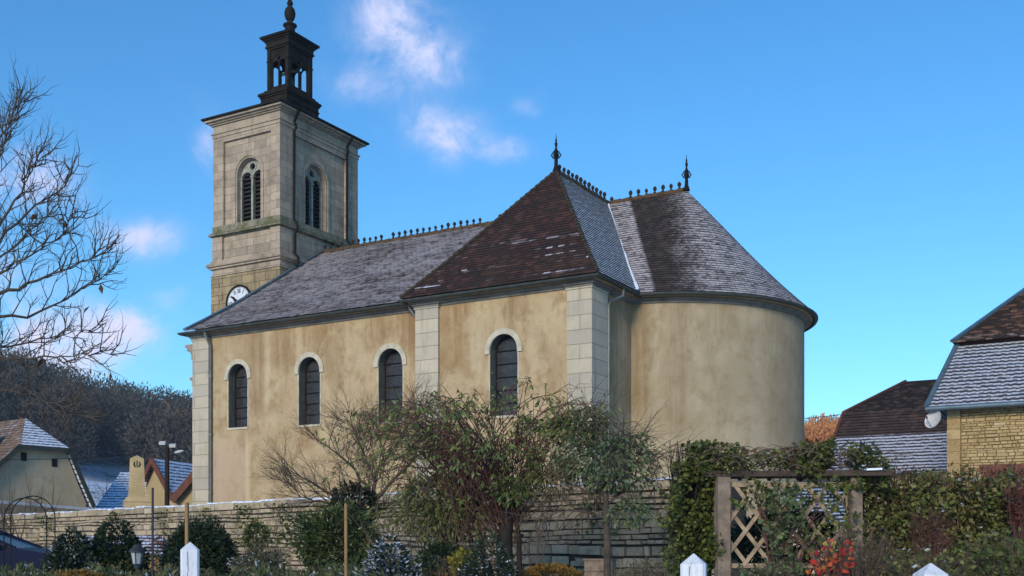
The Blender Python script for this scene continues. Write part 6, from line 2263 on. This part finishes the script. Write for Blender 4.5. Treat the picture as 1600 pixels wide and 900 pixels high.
# ---- large arching shrub with leaves
ar = thing('arching_shrub', 'big arching shrub of reddish canes and drooping green leaves in front of the transept', 'shrub', at(795, 17.5, z=GZ))
random.seed(33)
mb = MB()
mt = MB()
LP, LD = [], []
d0 = 17.5
base = at(792, d0, z=GZ)
mt.tube([base - Vector((0, 0, .1)), at(788, d0, 850), at(792, d0, 812), at(782, d0, 775)], [.16, .13, .11, .07], 8, cap=False)
mt.tube([at(812, d0, 905), at(811, d0, 850), at(806, d0, 790)], [.05, .04, .03], 6, cap=False)
for x0_, x1_, y1_ in ((745, 720, 760), (760, 740, 730), (705, 680, 740), (720, 700, 700)):
    mt.tube([at(x0_, d0 + .3, 905), at((x0_ * .6 + x1_ * .4), d0 + .3, 840), at(x1_, d0 + .2, y1_)], [.05, .04, .02], 6, cap=False)
canes = []
for k in range(175):
    s_ = random.choice((782, 788, 795, 760, 735, 806, 720))
    y0_ = random.uniform(770, 850)
    u = random.random()
    if u < .52:
        tx = random.uniform(505, 720)
        ty = np.interp(tx, [500, 560, 620, 680, 740], [690, 660, 640, 632, 620]) + abs(random.gauss(0, 52))
    elif u < .7:
        tx, ty = random.uniform(690, 860), random.uniform(618, 720)
    else:
        tx = random.uniform(800, 1030)
        ty = np.interp(tx, [800, 870, 930, 980, 1030], [640, 628, 635, 668, 700]) + abs(random.gauss(0, 40))
    dd_ = random.gauss(0, .7)
    a = at(s_, d0, y0_)
    b = at((s_ * .45 + tx * .55) + random.uniform(-20, 20), d0 + dd_ * .6, min(ty, y0_) - random.uniform(40, 95) * (.5 + abs(tx - s_) / 280))
    c = at(tx, d0 + dd_, ty)
    canes.append((a, b, c, tx))
for tx, ty, hy in ((512, 690, 640), (548, 662, 622), (575, 700, 630), (600, 650, 605), (640, 640, 596), (690, 655, 590), (735, 640, 592), (830, 600, 585), (880, 640, 600), (930, 650, 604), (985, 690, 630), (1028, 735, 660), (620, 735, 640), (560, 745, 660)):
    a = at(790 + (tx - 790) * .1, d0, 815)
    canes.append((a, at(790 + (tx - 790) * .62, d0 + random.gauss(0, .4), hy - 45), at(tx, d0 + random.gauss(0, .5), ty), tx))
for a, b, c, tx in canes:
    pts = bez(a, b, c, 12)
    pts = [p + Vector((random.gauss(0, .012), random.gauss(0, .012), random.gauss(0, .012))) for p in pts]
    r0 = random.uniform(.007, .014)
    mb.tube(pts, [r0 * (1 - .07 * i) for i in range(12)], 5, cap=False)
    nl = random.randint(3, 16) if tx < 740 else random.randint(8, 26)
    st = .45 if tx < 860 else .3
    for j in range(nl):
        f = (st + (1 - st) * random.random() ** .8) * 10.99
        i = int(f)
        q = pts[i].lerp(pts[i + 1], f - i)
        dv = (pts[i + 1] - pts[i]).normalized()
        ax = dv.orthogonal()
        ax.rotate(Matrix.Rotation(random.uniform(0, 6.28), 3, dv))
        LP.append(tuple(q + ax * random.uniform(0, .05)))
        LD.append(tuple(dv * .5 + ax.normalized() * .8))
    for j in range(4):
        i = random.randint(2, 10)
        dv = (pts[i + 1] - pts[i]).normalized()
        ax = dv.orthogonal()
        ax.rotate(Matrix.Rotation(random.uniform(0, 6.28), 3, dv))
        L_ = random.uniform(.15, .45)
        q2 = pts[i] + (dv * .5 + ax.normalized() * .6) * L_ + Vector((0, 0, .1 * L_))
        q3 = q2 + (dv * .6 + ax.normalized() * .3) * L_ * .8 - Vector((0, 0, .25 * L_))
        mb.tube([pts[i], q2, q3], [r0 * .5, r0 * .38, r0 * .2], 4, cap=False)
        for m_i in range(random.randint(0, 5)):
            f = random.random()
            q = q2.lerp(q3, f)
            LP.append(tuple(q))
            LD.append((random.gauss(0, .7), random.gauss(0, .7), -.2))
for k in range(170):                      # crowded inner twigs
    a = at(random.gauss(795, 50), d0 + random.gauss(0, .3), random.uniform(680, 830))
    b = a + Vector((random.gauss(0, .28), random.gauss(0, .28), random.uniform(.1, .6)))
    mb.tube([a, a.lerp(b, .5) + Vector((random.gauss(0, .04), random.gauss(0, .04), 0)), b], [.006, .005, .003], 4, cap=False)
mt.build('trunk', M['darkbark'], ar)
mb.build('canes', M['cane'], ar)
leaf_mesh('foliage', LP, LD, .088, .032, M['leaf_arch'], ar, droop=.75, jitter=.3)
P, D = blob_points(3600, tuple(at(690, 17.8, 795)), (1.35, .9, .8), .1, .5, seed=77)
leaf_mesh('lower_foliage', P, D, .085, .034, M['leaf_olive'], ar, droop=.8, jitter=.5)
P, D = blob_points(420, tuple(at(800, 16.9, 765)), (.42, .3, .25), .2, .3, seed=78)
leaf_mesh('bright_foliage', P, D, .085, .038, M['leaf_mid'], ar, droop=.5, jitter=.5)

P, D = blob_points(1300, tuple(at(860, d0 - .3, 735)), (.95, .7, .55), .1, .6, seed=90)
leaf_mesh('inner_foliage', P, D, .08, .032, M['leaf_olive'], ar, droop=.7, jitter=.5)
m2 = MB()
for k in range(230):
    a = at(random.gauss(715, 60), d0 + random.gauss(.2, .35), random.uniform(760, 900))
    b = a + Vector((random.gauss(0, .3), random.gauss(0, .3), random.uniform(.15, .7)))
    m2.tube([a, a.lerp(b, .5) + Vector((random.gauss(0, .05), random.gauss(0, .05), 0)), b], [.007, .006, .003], 4, cap=False)
m2.build('thicket', M['twig'], ar)

# ---- young tree with a rounded drooping crown
sp_ = thing('young_tree', 'young tree with slim grey trunk and drooping dull green crown before the apse', 'tree', at(948, 16.2, z=GZ))
random.seed(5)
d0 = 16.2
mb, mt = MB(), MB()
mt.tube([at(948, d0, z=GZ - .1), at(949, d0, 860), at(947, d0, 800), at(946, d0, 745)], [.062, .055, .05, .035], 8, cap=False)
for pl, r0 in (([(947, 800), (925, 775), (890, 750), (860, 735)], .022), ([(946, 745), (925, 705), (895, 675), (875, 668)], .022), ([(946, 745), (955, 705), (975, 680), (1000, 685)], .02),
               ([(947, 790), (975, 765), (1005, 745), (1022, 760)], .02), ([(946, 745), (940, 700), (930, 665), (925, 650)], .02), ([(947, 810), (905, 795), (870, 800), (845, 815)], .02), ([(946, 760), (985, 730), (1010, 705), (1028, 715)], .018)):
    ph = random.uniform(-.3, .3)
    pts = [at(x, d0 + ph * i * .6, y) for i, (x, y) in enumerate(pl)]
    fine = bez(pts[0], pts[1] * 1.4 - (pts[0] + pts[2]) * .2, pts[2], 6) + bez(pts[2], pts[2].lerp(pts[3], .5), pts[3], 4)[1:]
    mt.tube(fine, [r0 * (1 - .08 * i) for i in range(len(fine))], 6, cap=False)
    for i in range(1, len(fine)):
        for k in range(4):
            dv = (fine[i] - fine[i - 1]).normalized()
            ax = dv.orthogonal()
            ax.rotate(Matrix.Rotation(random.uniform(0, 6.28), 3, dv))
            grow(mb, fine[i], dv * .5 + ax.normalized() * .8 + Vector((0, 0, .1)), random.uniform(.25, .5), .008, 0, 1, 3, .6, -.25, .16, None, 4, .7)
mt.build('trunk', M['bark'], sp_)
mb.build('twigs', M['twig'], sp_)
P, D = blob_points(2300, tuple(at(950, d0, 722)), (.86, .75, .62), .35, .35, seed=79)
keep = P[:, 2] > at(950, d0, 790).z + .0
leaf_mesh('foliage', P[keep], D[keep], .072, .034, M['leaf_sapling'], sp_, droop=.8, jitter=.5)
P, D = blob_points(500, tuple(at(985, d0, 800)), (.42, .4, .32), .3, .4, seed=80)
leaf_mesh('hanging_foliage', P, D, .07, .034, M['leaf_sapling'], sp_, droop=.9, jitter=.5)
P, D = blob_points(900, tuple(at(905, d0 + .2, 665)), (.62, .6, .32), .3, .4, seed=81)
leaf_mesh('crown_top', P, D, .08, .036, M['leaf_ivy'], sp_, droop=.6, jitter=.5)

# ---- big bare tree at the left edge
bt = thing('bare_tree', 'large bare tree reaching in at the left edge with a few dead leaves', 'tree', at(-330, 15, z=GZ))
random.seed(11)
d0 = 14.5
mb, mt = MB(), MB()
mb.tube([at(-330, d0, z=GZ - .2), at(-325, d0, 800), at(-300, d0, 700), at(-270, d0, 560), at(-230, d0, 400), at(-200, d0, 200)], [.30, .25, .22, .19, .13, .07], 10, cap=False)
limbs = [([(-230, 400), (-90, 310), (-20, 260), (5, 205), (22, 175), (40, 152)], .05, 0), ([(-270, 520), (-110, 450), (-20, 400), (40, 330), (90, 300), (113, 258)], .06, .3), ([(-270, 540), (-100, 500), (10, 455), (80, 430), (140, 405), (174, 386)], .06, -.3),
         ([(-280, 590), (-120, 545), (0, 500), (80, 478), (140, 445), (178, 424)], .055, .5), ([(-280, 610), (-120, 590), (0, 560), (70, 560), (130, 555), (184, 556)], .05, -.5), ([(-285, 630), (-100, 560), (-10, 548), (50, 575), (80, 625), (95, 650)], .045, .1),
         ([(-250, 470), (-90, 400), (-10, 360), (30, 300), (50, 265), (66, 245)], .05, -.6), ([(-285, 640), (-100, 620), (0, 610), (60, 620), (110, 640), (140, 650)], .03, -.2),
         ([(-240, 430), (-100, 350), (-30, 300), (0, 250), (10, 215), (18, 190)], .045, .6), ([(-270, 520), (-90, 470), (0, 430), (50, 395), (95, 365), (118, 330)], .045, -.9), ([(-280, 600), (-80, 575), (0, 545), (60, 530), (110, 528), (165, 505)], .04, .4),
         ([(-270, 500), (-90, 440), (-20, 420), (30, 380), (60, 350), (82, 330)], .045, 1.0)]
dead = []
for pl, r0, ph in limbs:
    pts = [at(x, d0 + ph * i / 5 * 1.6, y) for i, (x, y) in enumerate(pl)]
    fine = []
    for i in range(len(pts) - 1):
        for k in range(4):
            fine.append(pts[i].lerp(pts[i + 1], k / 4) + Vector((random.gauss(0, .02), random.gauss(0, .02), random.gauss(0, .02))))
    fine.append(pts[-1])
    n = len(fine)
    rads = [max(.0055, r0 * .72 * (1 - i / (n - 1)) ** 1.2) for i in range(n)]
    mb.tube(fine, rads, 7, cap=False)
    for i in range(3, n - 1):
        for k in range(2 if i > 12 else 1):
            dv = (fine[i] - fine[i - 1]).normalized()
            ax = dv.orthogonal()
            ax.rotate(Matrix.Rotation(random.uniform(0, 6.28), 3, dv))
            nd = dv * .8 + ax.normalized() * random.uniform(.5, .9) + Vector((0, 0, .30))
            nd = nd - viewdir * nd.dot(viewdir) * .45
            grow(mt, fine[i], nd, random.uniform(.26, .58) * (1.15 - .5 * i / n), max(.0095, rads[i] * .5), 0, 2 if i < n - 3 else 1, 2, .75, .42, .24, dead, 5, .62, None, .84)
mb.build('trunk', M['bark'], bt)
mt.build('twigs', M['darktwig'] if 'darktwig' in M else M['bark'], bt)
dp = [at(x, 14.5, y) for x, y in ((101, 340), (103, 345), (157, 443), (140, 478), (143, 480), (112, 472), (100, 478), (68, 560), (95, 525), (172, 582), (60, 335), (30, 560), (45, 360), (62, 558))]
leaf_mesh('dead_leaves', [tuple(q) for q in dp], [(0, 0, -1)] * len(dp), .11, .06, M['leaf_deadbrown'] if 'leaf_deadbrown' in M else M['leaf_brown'], bt, jitter=.5)

# ---- bare shrubs before the farmhouse and below the hill
def bare_bush(px, d, ytop, spread, label, seed, n=7, name='bare_shrub'):
    random.seed(seed)
    t = thing(name, label, 'shrub', at(px, d, z=GZ), 'bare shrubs around the farmhouse')
    m_ = MB()
    c = at(px, d, z=hill_z((px - 800) / F * d, d))
    h = at(px, d, ytop).z - c.z
    for k in range(n):
        a = random.uniform(0, 6.28)
        grow(m_, c, Vector((math.cos(a) * spread, math.sin(a) * spread, 1)), h * .42, h * .012, 0, 3, 3, .5, .15, .12, None, 4, .66)
    m_.build('branches', M['twig'], t)
    return t
bare_bush(28, 41, 700, .7, 'bare round shrub in front of the farmhouse gable', 51, 8)
bare_bush(158, 60, 708, .8, 'bare shrub on the slope between the farmhouse and the monument', 52, 8)
bare_bush(120, 64, 715, .8, 'bare bush close behind the farmhouse roof edge', 53, 8)
bare_bush(182, 66, 722, .8, 'small bare bush above the long low snowy roof', 54, 7)


# ================================================================== AIR
M['air'], t_ = newmat('thin_winter_air')
vol = t_.n('ShaderNodeVolumePrincipled', {'Color': (0.70, 0.77, 0.90, 1), 'Density': 0.00045, 'Anisotropy': 0.2})
t_.n('ShaderNodeOutputMaterial', {'Volume': vol.outputs[0]})
mb = MB()
mb.box(-900, 900, -60, 900, -40, 75)
hz = mb.build('haze', M['air'])
hz['kind'] = 'stuff'
tag(hz, 'thin bluish winter air between the garden and the wooded hill', 'haze')
